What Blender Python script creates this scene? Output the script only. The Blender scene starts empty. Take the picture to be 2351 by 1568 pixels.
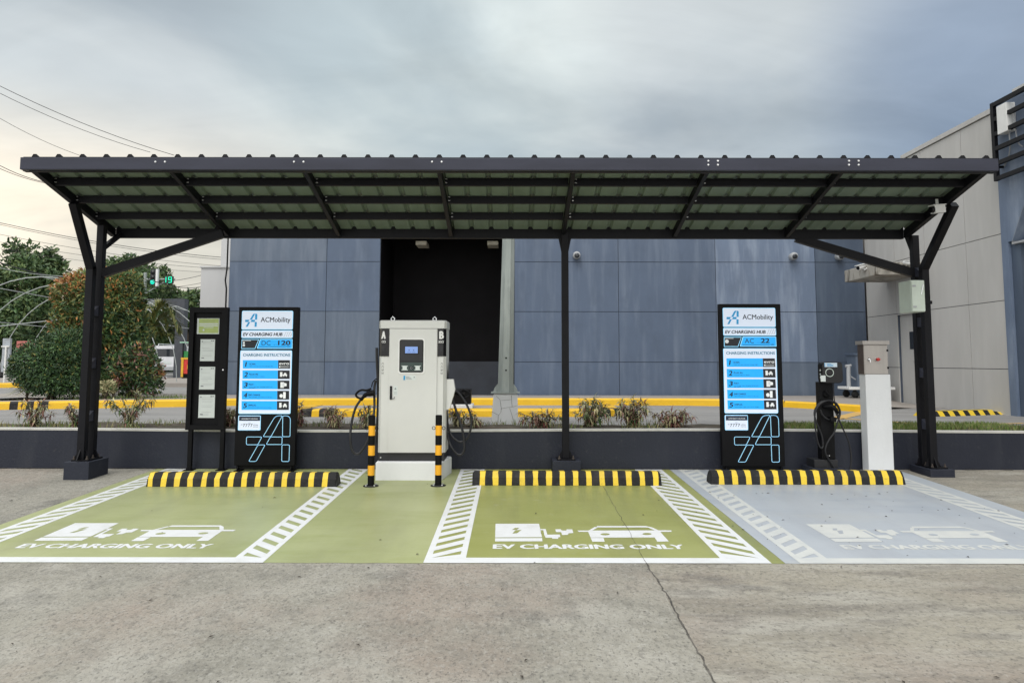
import bpy, bmesh, math, random
from mathutils import Vector, Matrix, noise
R = math.radians
sc = bpy.context.scene
COL = sc.collection

# ------------------------------------------------------------------ camera
FPX, PPV, TILT, CAMZ = 1700.0, 686.0, R(4.86), 1.334      # in a 2351 x 1568 frame
cam_d = bpy.data.cameras.new('camera'); cam = bpy.data.objects.new('camera', cam_d); COL.objects.link(cam)
CROT = Matrix.Rotation(R(90) + TILT, 3, 'X') @ Matrix.Rotation(0.0015, 3, 'Z')
cam.matrix_world = Matrix.Translation((0, 0, CAMZ)) @ CROT.to_4x4()
cam_d.sensor_width = 36; cam_d.lens = 36 * FPX / 2351; cam_d.shift_y = -(784 - PPV) / 2351
cam_d.clip_start = .05; cam_d.clip_end = 3000
sc.camera = cam

# ------------------------------------------------------------------ sky, sun, exposure
w = bpy.data.worlds.new('World'); sc.world = w; w.use_nodes = True
nt = w.node_tree; N = nt.nodes; L = nt.links; N.clear()
SUN_EL, SUN_ROT = R(52), R(200)
def nd(t, **k):
    n = N.new(t)
    for a, b in k.items(): setattr(n, a, b)
    return n
def lobe(src, d, lo, hi):
    d = Vector(d).normalized()
    dp = nd('ShaderNodeVectorMath', operation='DOT_PRODUCT'); L.new(src, dp.inputs[0]); dp.inputs[1].default_value = d
    mr = nd('ShaderNodeMapRange', interpolation_type='SMOOTHSTEP'); L.new(dp.outputs['Value'], mr.inputs[0])
    mr.inputs[1].default_value = lo; mr.inputs[2].default_value = hi
    return mr.outputs[0]
def mixc(fac, a, b, bt='MIX'):
    m = nd('ShaderNodeMix', data_type='RGBA', blend_type=bt)
    for i, x in ((0, fac), (6, a), (7, b)):
        if isinstance(x, (int, float)): m.inputs[i].default_value = x
        elif isinstance(x, tuple): m.inputs[i].default_value = (*x, 1)
        else: L.new(x, m.inputs[i])
    return m.outputs[2]
def math_(op, a, b=0.0):
    m = nd('ShaderNodeMath', operation=op)
    for i, x in ((0, a), (1, b)):
        if isinstance(x, (int, float)): m.inputs[i].default_value = x
        else: L.new(x, m.inputs[i])
    return m.outputs[0]
tc = nd('ShaderNodeTexCoord'); G = tc.outputs['Generated']
sep = nd('ShaderNodeSeparateXYZ'); L.new(G, sep.inputs[0])
zz = math_('MAXIMUM', sep.outputs[2], 0.0)
den = math_('ADD', zz, .22)
cmb = nd('ShaderNodeCombineXYZ'); L.new(math_('DIVIDE', sep.outputs[0], den), cmb.inputs[0]); L.new(math_('DIVIDE', sep.outputs[1], den), cmb.inputs[1])
def cloud(scale, detail, rough, dist, off, sx=1.0):
    mp = nd('ShaderNodeMapping'); L.new(cmb.outputs[0], mp.inputs[0]); mp.inputs['Location'].default_value = off; mp.inputs['Scale'].default_value = (sx, 1, 1)
    n = nd('ShaderNodeTexNoise'); L.new(mp.outputs[0], n.inputs['Vector'])
    n.inputs['Scale'].default_value = scale; n.inputs['Detail'].default_value = detail; n.inputs['Roughness'].default_value = rough; n.inputs['Distortion'].default_value = dist
    return n.outputs[0]
base = (.60, .655, .68)
up = lobe(G, (0, -.25, 1), .35, .95)
c = mixc(up, base, (1.95, 1.97, 1.98))
c = mixc(math_('MULTIPLY', lobe(G, (-.05, -1, .45), .1, .95), .9), c, (1.75, 1.74, 1.70))
c = mixc(math_('MULTIPLY', lobe(G, (.74, 1, .42), .962, .9995), .75), c, (.24, .33, .48))
c = mixc(math_('MULTIPLY', lobe(G, (-.12, 1, .40), .955, .999), .8), c, (.76, .84, .83))
mw = nd('ShaderNodeMapRange', interpolation_type='SMOOTHSTEP'); L.new(sep.outputs[2], mw.inputs[0]); mw.inputs[1].default_value = .33; mw.inputs[2].default_value = .17
c = mixc(math_('MULTIPLY', lobe(G, (-.85, 1, .1), .79, .965), mw.outputs[0]), c, (1.05, .95, .78))
cn = cloud(.85, 6, .52, .5, (3.1, 1.7, 0), .7)
mr = nd('ShaderNodeMapRange', interpolation_type='SMOOTHSTEP'); L.new(cn, mr.inputs[0]); mr.inputs[1].default_value = .38; mr.inputs[2].default_value = .62
dark = mixc(1.0, c, (.70, .74, .785), 'MULTIPLY'); light = mixc(1.0, c, (1.10, 1.08, 1.06), 'MULTIPLY')
c2 = mixc(mr.outputs[0], dark, light)
cn2 = cloud(2.6, 5, .55, .8, (9.1, 4.7, 0), .55)
mr2 = nd('ShaderNodeMapRange'); L.new(cn2, mr2.inputs[0]); mr2.inputs[1].default_value = .3; mr2.inputs[2].default_value = .7; mr2.inputs[3].default_value = .89; mr2.inputs[4].default_value = 1.10
c2 = mixc(1.0, c2, mr2.outputs[0], 'MULTIPLY')
bgc = nd('ShaderNodeBackground'); L.new(c2, bgc.inputs[0]); bgc.inputs[1].default_value = 1.0
sky = nd('ShaderNodeTexSky', sky_type='NISHITA', sun_disc=False, sun_elevation=SUN_EL, sun_rotation=SUN_ROT)
bgs = nd('ShaderNodeBackground'); L.new(sky.outputs[0], bgs.inputs[0]); bgs.inputs[1].default_value = .06
ms = nd('ShaderNodeMixShader'); ms.inputs[0].default_value = .9; L.new(bgs.outputs[0], ms.inputs[1]); L.new(bgc.outputs[0], ms.inputs[2])
wo = nd('ShaderNodeOutputWorld'); L.new(ms.outputs[0], wo.inputs[0])

sd = bpy.data.lights.new('sun', 'SUN'); so = bpy.data.objects.new('sun', sd); COL.objects.link(so)
sd.energy = 1.3; sd.angle = R(28); sd.color = (1, .97, .93)
so.rotation_euler = Vector((.22, .60, -.80)).to_track_quat('-Z', 'Y').to_euler()
sc.view_settings.view_transform = 'Standard'; sc.view_settings.look = 'None'; sc.view_settings.exposure = 0.1; sc.view_settings.gamma = 1

# ------------------------------------------------------------------ placing helpers
SLOPE, YW = .0267, 9.386            # the parking slab rises gently to the low wall at YW, where z = 0
ZR = .42                            # the road behind the wall
def ray(u, v): return CROT @ Vector(((u - 1175.5) / FPX, (PPV - v) / FPX, -1))
def P(u, v, Y):
    d = ray(u, v); t = Y / d.y; return Vector((d.x * t, Y, CAMZ + d.z * t))
def zs(Y): return SLOPE * (Y - YW)
def PG(u, v, dz=0.0):
    d = ray(u, v); t = (CAMZ + SLOPE * YW - dz) / (SLOPE * d.y - d.z); return Vector((d.x * t, d.y * t, CAMZ + d.z * t))
def PR(u, v, z=ZR):
    d = ray(u, v); t = (z - CAMZ) / d.z; return Vector((d.x * t, d.y * t, z))

# ------------------------------------------------------------------ materials
MATS = {}
def mat(name, col, rough=.6, metal=0.0, var=.12, scale=6.0, bump=0.0, emit=0.0, ecol=None, spec=.5, col2=None, detail=6, stretch=(1, 1, 1), coat=0, bscale=None, lo=.35, hi=.65):
    if name in MATS: return MATS[name]
    m = bpy.data.materials.new(name); m.use_nodes = True; t = m.node_tree; n = t.nodes; l = t.links
    b = n['Principled BSDF']; b.inputs['Roughness'].default_value = rough; b.inputs['Metallic'].default_value = metal
    b.inputs['Specular IOR Level'].default_value = spec; b.inputs['Coat Weight'].default_value = coat
    tcn = n.new('ShaderNodeTexCoord'); mp = n.new('ShaderNodeMapping'); mp.inputs['Scale'].default_value = stretch; l.new(tcn.outputs['Object'], mp.inputs[0])
    nz = n.new('ShaderNodeTexNoise'); nz.inputs['Scale'].default_value = scale; nz.inputs['Detail'].default_value = detail; nz.inputs['Roughness'].default_value = .6
    l.new(mp.outputs[0], nz.inputs['Vector'])
    r = n.new('ShaderNodeValToRGB'); r.color_ramp.elements[0].position = lo; r.color_ramp.elements[1].position = hi
    c1 = col if col2 else tuple(x * (1 - var) for x in col); c2 = col2 if col2 else tuple(min(1, x * (1 + var)) for x in col)
    r.color_ramp.elements[0].color = (*c1, 1); r.color_ramp.elements[1].color = (*c2, 1)
    l.new(nz.outputs[0], r.inputs[0]); l.new(r.outputs[0], b.inputs['Base Color'])
    if bump:
        nb = n.new('ShaderNodeTexNoise'); nb.inputs['Scale'].default_value = bscale or scale * 6; nb.inputs['Detail'].default_value = 4; l.new(mp.outputs[0], nb.inputs['Vector'])
        bm = n.new('ShaderNodeBump'); bm.inputs['Strength'].default_value = bump; bm.inputs['Distance'].default_value = .01
        l.new(nb.outputs[0], bm.inputs['Height']); l.new(bm.outputs[0], b.inputs['Normal'])
    if emit:
        b.inputs['Emission Color'].default_value = (*(ecol or col), 1); b.inputs['Emission Strength'].default_value = emit
    MATS[name] = m; return m

def layered(name, base_rgb, layers, rough=.8, bump=.25, bscale=60, spec=.4, rvar=None):
    """layers: (colour, scale, stretch, lo, hi, strength) masks of noise mixed over the base colour"""
    m = bpy.data.materials.new(name); m.use_nodes = True; t = m.node_tree; n = t.nodes; l = t.links
    b = n['Principled BSDF']; b.inputs['Roughness'].default_value = rough; b.inputs['Specular IOR Level'].default_value = spec
    tcn = n.new('ShaderNodeTexCoord'); cur = None
    for i, (colr, scale, st, lo, hi, amt) in enumerate(layers):
        mp = n.new('ShaderNodeMapping'); mp.inputs['Scale'].default_value = st; mp.inputs['Location'].default_value = (i * 7.3, i * 3.1, i * 5.7); l.new(tcn.outputs['Object'], mp.inputs[0])
        nz = n.new('ShaderNodeTexNoise'); nz.inputs['Scale'].default_value = scale; nz.inputs['Detail'].default_value = 7; nz.inputs['Roughness'].default_value = .62; l.new(mp.outputs[0], nz.inputs['Vector'])
        mr = n.new('ShaderNodeMapRange'); mr.inputs[1].default_value = lo; mr.inputs[2].default_value = hi; mr.inputs[4].default_value = amt; l.new(nz.outputs[0], mr.inputs[0])
        mx = n.new('ShaderNodeMix'); mx.data_type = 'RGBA'; l.new(mr.outputs[0], mx.inputs[0])
        if cur is None: mx.inputs[6].default_value = (*base_rgb, 1)
        else: l.new(cur, mx.inputs[6])
        mx.inputs[7].default_value = (*colr, 1); cur = mx.outputs[2]
    l.new(cur, b.inputs['Base Color'])
    nb = n.new('ShaderNodeTexNoise'); nb.inputs['Scale'].default_value = bscale; nb.inputs['Detail'].default_value = 5; l.new(tcn.outputs['Object'], nb.inputs['Vector'])
    bm = n.new('ShaderNodeBump'); bm.inputs['Strength'].default_value = bump; bm.inputs['Distance'].default_value = .01
    l.new(nb.outputs[0], bm.inputs['Height']); l.new(bm.outputs[0], b.inputs['Normal'])
    MATS[name] = m; return m

concrete = layered('lot_concrete', (0.305, 0.288, 0.242), [
    ((0.194, 0.185, 0.155), 1.2, (1, .8, 1), .43, .62, .65), ((0.390, 0.372, 0.325), 2.4, (.9, .8, 1), .48, .66, .55),
    ((0.120, 0.116, 0.103), 1.6, (.9, .9, 1), .57, .70, .65), ((0.284, 0.215, 0.172), .45, (1, 1, 1), .50, .66, .5), ((0.163, 0.155, 0.133), 7, (1, .7, 1), .5, .70, .35),
    ((0.086, 0.082, 0.073), 28, (1, .6, 1), .51, .66, .38), ((0.413, 0.400, 0.361), 40, (1, .6, 1), .52, .68, .42), ((0.043, 0.041, 0.037), 70, (1, .6, 1), .55, .65, .55)], rough=.88, bump=.9, bscale=45)
concrete2 = layered('lot_concrete_worn', (0.308, 0.284, 0.230), [
    ((0.215, 0.198, 0.163), 1.1, (.6, 1.1, 1), .42, .60, .7), ((0.370, 0.353, 0.305), 2.0, (.4, 1.4, 1), .46, .62, .75), ((0.267, 0.211, 0.172), .6, (1, 1, 1), .52, .68, .5),
    ((0.172, 0.159, 0.138), 4, (.35, 1.5, 1), .52, .66, .65), ((0.112, 0.107, 0.099), 1.7, (.7, 1.1, 1), .60, .70, .6),
    ((0.103, 0.095, 0.082), 28, (.7, .8, 1), .51, .66, .42), ((0.413, 0.387, 0.344), 40, (.8, .8, 1), .52, .68, .42), ((0.043, 0.040, 0.036), 60, (1, .7, 1), .56, .66, .55)], rough=.88, bump=.9, bscale=45)
green_paint = layered('green_paint', (.335, .36, .16), [((.25, .26, .13), .9, (2.4, .3, 1), .46, .66, .6), ((.22, .22, .15), 40, (.6, 1.4, 1), .62, .74, .45), ((.41, .435, .225), .9, (1, 1, 1), .4, .7, .7), ((.25, .28, .085), 2.2, (.5, 1.5, 1), .5, .75, .55), ((.36, .38, .26), 18, (.4, 1.5, 1), .55, .8, .35)], rough=.42, bump=.12, bscale=45)
olive_paint = layered('olive_paint', (.285, .30, .085), [((.20, .205, .07), .9, (2.4, .3, 1), .46, .66, .65), ((.19, .19, .10), 40, (.6, 1.4, 1), .62, .74, .45), ((.43, .42, .34), 3, (1.2, 1, 1), .62, .70, .35), ((.345, .36, .135), 1.1, (1, 1, 1), .4, .7, .7), ((.22, .23, .05), 2.4, (.5, 1.5, 1), .5, .75, .5), ((.38, .38, .26), 14, (.4, 1.5, 1), .58, .8, .4)], rough=.42, bump=.12, bscale=45)
blue_paint = layered('blue_grey_paint', (.395, .43, .465), [((.32, .335, .365), .9, (2.2, .3, 1), .46, .66, .6), ((.445, .47, .495), .9, (1, 1, 1), .4, .7, .8), ((.30, .34, .41), 2.2, (.4, 1.5, 1), .5, .75, .5), ((.22, .22, .22), 30, (1, 1, 1), .66, .78, .5), ((.46, .45, .41), .5, (.4, 2, 1), .52, .7, .6)], rough=.5, bump=.12, bscale=45)
white_paint = layered('white_line_paint', (.70, .71, .71), [((.56, .56, .53), 5, (1, 1, 1), .5, .75, .6), ((.42, .42, .38), 40, (.6, 1.4, 1), .66, .8, .5)], rough=.5, bump=.1, bscale=50)
worn_white = layered('worn_white_paint', (.58, .59, .56), [((.48, .50, .50), 4, (1, 1, 1), .45, .7, .7), ((.36, .38, .38), 34, (.6, 1.4, 1), .6, .8, .5)], rough=.55, bump=.1, bscale=50)
asphalt = layered('road_concrete', (.24, .235, .225), [((.17, .165, .16), 1.4, (.3, 1.5, 1), .42, .68, .8), ((.31, .30, .29), 2.6, (.2, 2, 1), .5, .72, .6), ((.12, .12, .115), 30, (.5, 1, 1), .58, .75, .5)], rough=.85, bump=.4)
pave = layered('pavement', (.30, .27, .24), [((.22, .20, .18), 1.2, (.5, 1.5, 1), .42, .68, .7), ((.35, .33, .31), 6, (1, 1, 1), .5, .75, .5)], rough=.85)
soil = layered('soil', (.07, .055, .04), [((.13, .11, .08), 9, (1, 1, 1), .4, .7, .8), ((.03, .035, .02), 4, (1, 1, 1), .5, .7, .7)], rough=.95, bump=1, bscale=40)
yellow = layered('yellow_paint', (.74, .44, .012), [((.62, .36, .015), 3, (1, 1, 1), .45, .7, .6), ((.26, .17, .07), 9, (1, 1, 2), .68, .76, .8)], rough=.45, bump=.15, bscale=30)
dull_yellow = layered('worn_yellow_paint', (.58, .36, .10), [((.42, .30, .14), 5, (1, 1, 1), .45, .7, .7), ((.25, .22, .18), 18, (1, 1, 1), .58, .74, .6)], rough=.6, bump=.15)
stop_yellow = layered('wheel_stop_yellow', (.78, .55, .04), [((.62, .44, .06), 5, (1, 1, 1), .48, .7, .6), ((.16, .13, .06), 22, (1, 1, 1), .62, .74, .6)], rough=.5, bump=.3, bscale=40)
rubber = layered('black_rubber', (.012, .012, .013), [((.05, .047, .043), 5, (1, 1, 1), .5, .72, .5), ((.09, .085, .08), 26, (1, 1, 1), .60, .74, .45)], rough=.65, bump=.4, bscale=40, spec=.3)
steel_dark = mat('charcoal_steel', (.0055, .0055, .0075), .5, spec=.2, var=.2, scale=5, stretch=(.3, 1, 1), bump=.05, bscale=40)
fascia_m = mat('fascia_steel', (.030, .032, .048), .5, spec=.3, var=.2, scale=4, stretch=(.2, 1, 1), bump=.05)
sheet_top = mat('roof_sheet_top', (.014, .014, .017), .6, spec=.2, var=.2)
sheet_under = mat('roof_sheet_underside', (.17, .215, .165), .5, var=.08, scale=3, stretch=(3, .4, 1))
bolt_m = mat('zinc_bolt', (.70, .70, .70), .35, metal=.6)
slate = layered('slate_wall_paint', (.0125, .0155, .027), [((.017, .0205, .033), 1.5, (.6, 1, 1.5), .4, .7, .7), ((.05, .05, .055), 14, (1, 1, 1), .60, .76, .5), ((.030, .033, .043), 2.6, (1.5, 1, .3), .52, .7, .55)], rough=.6, bump=.3, bscale=35)
coping_m = layered('coping_white', (.52, .51, .47), [((.36, .36, .33), 4, (1, 1, 1), .45, .7, .7)], rough=.7)
white_conc = layered('white_painted_concrete', (.70, .71, .71), [((.58, .59, .585), 2, (1, 1, .6), .45, .7, .6), ((.35, .33, .3), 22, (1, 1, 1), .69, .76, .5)], rough=.6, bump=.15, bscale=40)
cabinet = mat('warm_white_enamel', (.59, .592, .565), .38, var=.035, scale=1.5, bump=.01)
black_gloss = mat('black_gloss', (.004, .004, .005), .22, var=.2, spec=.4)
black_matt = mat('black_matt', (.0038, .0038, .0045), .5, var=.25, spec=.15)
dark_grey = mat('dark_grey_plastic', (.013, .0135, .016), .45, var=.15)
cable_m = mat('cable_rubber', (.010, .010, .012), .45, var=.2)
steel = layered('stainless_steel', (.42, .39, .36), [((.34, .32, .30), 3, (6, 1, .4), .4, .7, .6)], rough=.38, bump=.03); MATS['stainless_steel'].node_tree.nodes['Principled BSDF'].inputs['Metallic'].default_value = .45
steel_side_shade = mat('brushed_steel_shade', (.10, .075, .065), .45, metal=.4, var=.15)
chrome = mat('chrome', (.75, .75, .75), .15, metal=1, var=.05)
red_pl = mat('red_plastic', (.55, .03, .02), .35, var=.1)
green_box = mat('pale_green_enamel', (.52, .58, .50), .45, var=.05)
white_pl = mat('white_plastic', (.70, .70, .68), .4, var=.05)
grey_pl = mat('grey_plastic', (.35, .36, .37), .5, var=.1)
galv = layered('galvanised_steel', (.33, .36, .34), [((.24, .27, .255), 5, (3, 3, .35), .42, .66, .8), ((.42, .44, .42), 9, (1, 1, .5), .55, .75, .6)], rough=.5, bump=.05); MATS['galvanised_steel'].node_tree.nodes['Principled BSDF'].inputs['Metallic'].default_value = .25
def panel_paint(name, c, streak):
    return layered(name, c, [(tuple(x * .86 for x in c), .8, (1, 1, 1), .4, .7, .7), (streak, 2.6, (1.5, 1, .16), .48, .70, .8), (tuple(x * .78 for x in c), 1.6, (1, 1, .5), .5, .68, .6), (tuple(x * 1.12 for x in c), 9, (1, 1, .5), .5, .8, .4), (tuple(x * .6 for x in c), 26, (1, 1, 1), .72, .8, .5)], rough=.55, bump=.08, bscale=25)
wall_blue = [panel_paint('wall_slate_blue', (.088, .120, .180), (.14, .175, .235)), panel_paint('wall_grey_blue', (.104, .134, .182), (.155, .185, .235)), panel_paint('wall_pale_blue', (.140, .183, .262), (.28, .33, .41)), panel_paint('wall_deep_blue', (.068, .092, .135), (.10, .13, .175))]
wall_beige = layered('wall_warm_grey', (.47, .46, .44), [((.39, .38, .36), .9, (1, 1, .4), .42, .7, .7), ((.54, .53, .505), 3, (1, 1.3, .15), .5, .8, .5), ((.24, .23, .22), 24, (1, 1, 1), .72, .8, .5)], rough=.7, bump=.1, bscale=25)
wall_white = layered('annex_white', (.50, .50, .50), [((.43, .43, .43), 1, (1, 1, .4), .42, .7, .6)], rough=.7)
joint_m = mat('joint_dark', (.055, .07, .098), .8)
recess_m = mat('recess_shade', (.0048, .0042, .005), .7, spec=.15, var=.25, scale=2)  # near-black base colour holds the shade of the deep recess
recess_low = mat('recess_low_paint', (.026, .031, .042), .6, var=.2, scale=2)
stained = layered('stained_concrete', (.36, .34, .30), [((.05, .045, .035), 2.6, (1.5, 2.2, .5), .50, .62, .85), ((.16, .11, .07), 2, (1, 1.5, .6), .52, .68, .6)], rough=.9, bump=.3)
bark = mat('bark', (.07, .05, .035), .9, scale=12, bump=.5)
sign_white = mat('sign_white_panel', (.55, .60, .70), .35, var=.02, emit=.33, ecol=(.75, .85, 1.0))
sign_cyan = mat('sign_cyan_panel', (.004, .30, .72), .35, var=.03, emit=.42, ecol=(.0, .42, 1.0))
sign_ink = mat('sign_ink', (.006, .008, .014), .5, var=.05)
sign_edge = mat('sign_edge_light', (.25, .6, .85), .4, emit=.55, ecol=(.30, .70, 1.0))
screen_m = mat('screen', (.10, .16, .35), .2, var=.05, emit=.45, ecol=(.25, .42, .85))
glass_dark = mat('dark_glass', (.02, .024, .03), .08, var=.1)
paper_w = mat('paper_white', (.58, .62, .60), .5, var=.03)
paper_g = mat('paper_green', (.36, .44, .14), .5, var=.08, scale=12)
ink_grey = mat('print_grey', (.24, .26, .26), .6)

# ------------------------------------------------------------------ mesh builder
class MB:
    def __init__(s, org=None):
        s.v = []; s.f = []; s.m = []; s.sm = []; s.o = Vector(org.location) if org is not None else Vector((0, 0, 0))
    def add(s, vs, fs, mi=0, smooth=False):
        k = len(s.v); s.v += [tuple(x) for x in vs]
        for f in fs: s.f.append(tuple(k + i for i in f)); s.m.append(mi); s.sm.append(smooth)
    def box(s, x0, x1, y0, y1, z0, z1, mi=0, bev=0.0):
        if bev <= 0:
            s.add([(x0, y0, z0), (x1, y0, z0), (x1, y1, z0), (x0, y1, z0), (x0, y0, z1), (x1, y0, z1), (x1, y1, z1), (x0, y1, z1)],
                  [(0, 3, 2, 1), (4, 5, 6, 7), (0, 1, 5, 4), (1, 2, 6, 5), (2, 3, 7, 6), (3, 0, 4, 7)], mi); return
        bm = bmesh.new(); bmesh.ops.create_cube(bm, size=1)
        for v in bm.verts: v.co = Vector(((x0 + x1) / 2 + v.co.x * (x1 - x0), (y0 + y1) / 2 + v.co.y * (y1 - y0), (z0 + z1) / 2 + v.co.z * (z1 - z0)))
        bmesh.ops.bevel(bm, geom=bm.edges[:], offset=bev, segments=2, affect='EDGES', profile=.6)
        s.bm(bm, mi)
    def bm(s, bm, mi=0, smooth=False):
        bm.verts.index_update(); s.add([v.co for v in bm.verts], [[v.index for v in f.verts] for f in bm.faces], mi, smooth); bm.free()
    def bar(s, p, q, wd, ht, mi=0, upv=(0, 0, 1), bev=0):
        p, q = Vector(p), Vector(q); d = (q - p).normalized(); u = Vector(upv)
        if abs(d.dot(u)) > .98: u = Vector((0, 1, 0))
        sd_ = d.cross(u).normalized(); u = sd_.cross(d).normalized()
        k = [p + sd_ * a * wd / 2 + u * b * ht / 2 for a, b in ((-1, -1), (1, -1), (1, 1), (-1, 1))] + [q + sd_ * a * wd / 2 + u * b * ht / 2 for a, b in ((-1, -1), (1, -1), (1, 1), (-1, 1))]
        s.add(k, [(0, 3, 2, 1), (4, 5, 6, 7), (0, 1, 5, 4), (1, 2, 6, 5), (2, 3, 7, 6), (3, 0, 4, 7)][::1], mi)
    def tube(s, pts, r, n=8, mi=0, caps=True):
        pts = [Vector(p) for p in pts]; m = len(pts); rs = r if isinstance(r, (list, tuple)) else [r] * m
        vs = []; fs = []; prev = None
        for i, p in enumerate(pts):
            d = (pts[min(i + 1, m - 1)] - pts[max(i - 1, 0)]).normalized()
            if prev is None:
                a = d.cross(Vector((0, 0, 1)) if abs(d.z) < .9 else Vector((0, 1, 0))).normalized()
            else:
                a = (prev - d * prev.dot(d)).normalized()
            prev = a; b = d.cross(a)
            vs += [p + (a * math.cos(t) + b * math.sin(t)) * rs[i] for t in (2 * math.pi * j / n for j in range(n))]
        for i in range(m - 1):
            for j in range(n):
                j2 = (j + 1) % n; fs.append((i * n + j, i * n + j2, (i + 1) * n + j2, (i + 1) * n + j))
        s.add(vs, fs, mi, True)
        if caps: s.add(vs[:n], [tuple(range(n))[::-1]], mi); s.add(vs[-n:], [tuple(range(n))], mi)
    def lathe(s, c, prof, n=20, mi=0, axis='z', smooth=True):
        c = Vector(c); vs = []; fs = []; m = len(prof)
        for r, h in prof:
            for j in range(n):
                t = 2 * math.pi * j / n; a, b = r * math.cos(t), r * math.sin(t)
                vs.append(c + (Vector((a, b, h)) if axis == 'z' else Vector((a, h, b)) if axis == 'y' else Vector((h, a, b))))
        for i in range(m - 1):
            for j in range(n):
                j2 = (j + 1) % n; fs.append((i * n + j, i * n + j2, (i + 1) * n + j2, (i + 1) * n + j))
        s.add(vs, fs, mi, smooth); s.add(vs[:n], [tuple(range(n))], mi); s.add(vs[-n:], [tuple(range(n))], mi)
    def plate(s, poly, y0, y1, mi=0):
        """poly of (x, z); solid between y0 (front, smaller) and y1"""
        n = len(poly); vs = [(x, y0, z) for x, z in poly] + [(x, y1, z) for x, z in poly]
        s.add(vs, [tuple(range(n)), tuple(range(2 * n - 1, n - 1, -1))] + [(i, n + i, n + (i + 1) % n, (i + 1) % n) for i in range(n)], mi)
    def plateX(s, poly, x0, x1, mi=0):
        """poly of (y, z); solid between x0 and x1"""
        n = len(poly); vs = [(x0, y, z) for y, z in poly] + [(x1, y, z) for y, z in poly]
        s.add(vs, [tuple(range(n)), tuple(range(2 * n - 1, n - 1, -1))] + [(i, n + i, n + (i + 1) % n, (i + 1) % n) for i in range(n)], mi)
    def prismZ(s, poly, z0, z1, mi=0, top=None):
        n = len(poly); tp = top or poly; vs = [(x, y, z0) for x, y in poly] + [(x, y, z1) for x, y in tp]
        s.add(vs, [tuple(range(n))[::-1], tuple(range(n, 2 * n))] + [(i, (i + 1) % n, n + (i + 1) % n, n + i) for i in range(n)], mi)
    def build(s, name, mats, parent=None, fix=True):
        me = bpy.data.meshes.new(name)
        me.from_pydata([(x - s.o.x, y - s.o.y, z - s.o.z) for x, y, z in s.v], [], s.f)
        for q in (mats if isinstance(mats, (list, tuple)) else [mats]): me.materials.append(q)
        me.polygons.foreach_set('material_index', s.m); me.polygons.foreach_set('use_smooth', s.sm)
        if fix and len(s.f) < 20000:
            b = bmesh.new(); b.from_mesh(me); bmesh.ops.recalc_face_normals(b, faces=b.faces[:]); b.to_mesh(me); b.free()
        me.update(); o = bpy.data.objects.new(name, me); COL.objects.link(o)
        if parent is not None: o.parent = parent
        return o
def tag(o, label, cat, group=None):
    o['label'] = label; o['category'] = cat
    if group: o['group'] = group
    return o
def thing(name, label, cat, loc=(0, 0, 0), group=None, rz=0):
    o = bpy.data.objects.new(name, None); COL.objects.link(o); o.empty_display_size = .1
    o.location = loc; o.rotation_euler = (0, 0, rz); return tag(o, label, cat, group)
def struct(o, kind='structure'): o['kind'] = kind; return o
def copy_tree(o, parent=None):
    c_ = o.copy(); COL.objects.link(c_)
    if parent is not None: c_.parent = parent
    for ch in list(o.children): copy_tree(ch, c_)
    return c_
def rrect(x0, x1, z0, z1, r, n=4):
    out = []
    for cx, cz, a0 in ((x1 - r, z0 + r, -90), (x1 - r, z1 - r, 0), (x0 + r, z1 - r, 90), (x0 + r, z0 + r, 180)):
        for i in range(n + 1):
            a = R(a0 + 90 * i / n); out.append((cx + r * math.cos(a), cz + r * math.sin(a)))
    return out
def catmull(pts, k=6):
    pts = [Vector(p) for p in pts]; out = []; n = len(pts)
    for i in range(n - 1):
        a, b, c_, d = pts[max(i - 1, 0)], pts[i], pts[i + 1], pts[min(i + 2, n - 1)]
        for j in range(k):
            t = j / k; out.append(.5 * ((2 * b) + (c_ - a) * t + (2 * a - 5 * b + 4 * c_ - d) * t * t + (3 * b - a - 3 * c_ + d) * t ** 3))
    return out + [pts[-1]]

_TX = {}
def text_geo(st, bold=0.0):
    if (st, bold) in _TX: return _TX[st, bold]
    cu = bpy.data.curves.new('lettering', 'FONT'); cu.body = st; cu.size = 1; cu.offset = bold; cu.resolution_u = 3
    ob = bpy.data.objects.new('lettering', cu); COL.objects.link(ob)
    dg = bpy.context.evaluated_depsgraph_get(); me = bpy.data.meshes.new_from_object(ob.evaluated_get(dg))
    vs = [tuple(v.co) for v in me.vertices]; fs = [tuple(p.vertices) for p in me.polygons]
    bpy.data.objects.remove(ob); bpy.data.curves.remove(cu); bpy.data.meshes.remove(me)
    _TX[st, bold] = (vs, fs); return vs, fs
def text(mb, st, x0, x1, base_, h, fn, mi=0, bold=0.0, shear=0.0, nrm=(0, -1, 0)):
    """lettering from x0 to x1 on baseline base_, capitals h high; fn maps (a, b) to a point"""
    vs, fs = text_geo(st); H = [v[1] for v in text_geo('H')[0]]; k = h / (max(H) - min(H)); b0 = min(H)
    xa, xb = min(v[0] for v in vs), max(v[0] for v in vs); sx = (x1 - x0) / (xb - xa)
    s_ = max(0, bold) * k * 1.6; nn = 1 if s_ < 1e-6 else 5
    for q in range(nn):      # heavy lettering is struck several times with a small shift
        dx, dz = ((0, 0), (s_, 0), (-s_, 0), (s_ * .6, s_ * .6), (-s_ * .6, -s_ * .6))[q]
        mb.add([Vector(fn(x0 + (v[0] - xa) * sx + shear * (v[1] - b0) * k + dx, base_ + (v[1] - b0) * k + dz)) + Vector(nrm) * (.00025 if nrm[1] else .00005) * q for v in vs], fs, mi)
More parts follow.
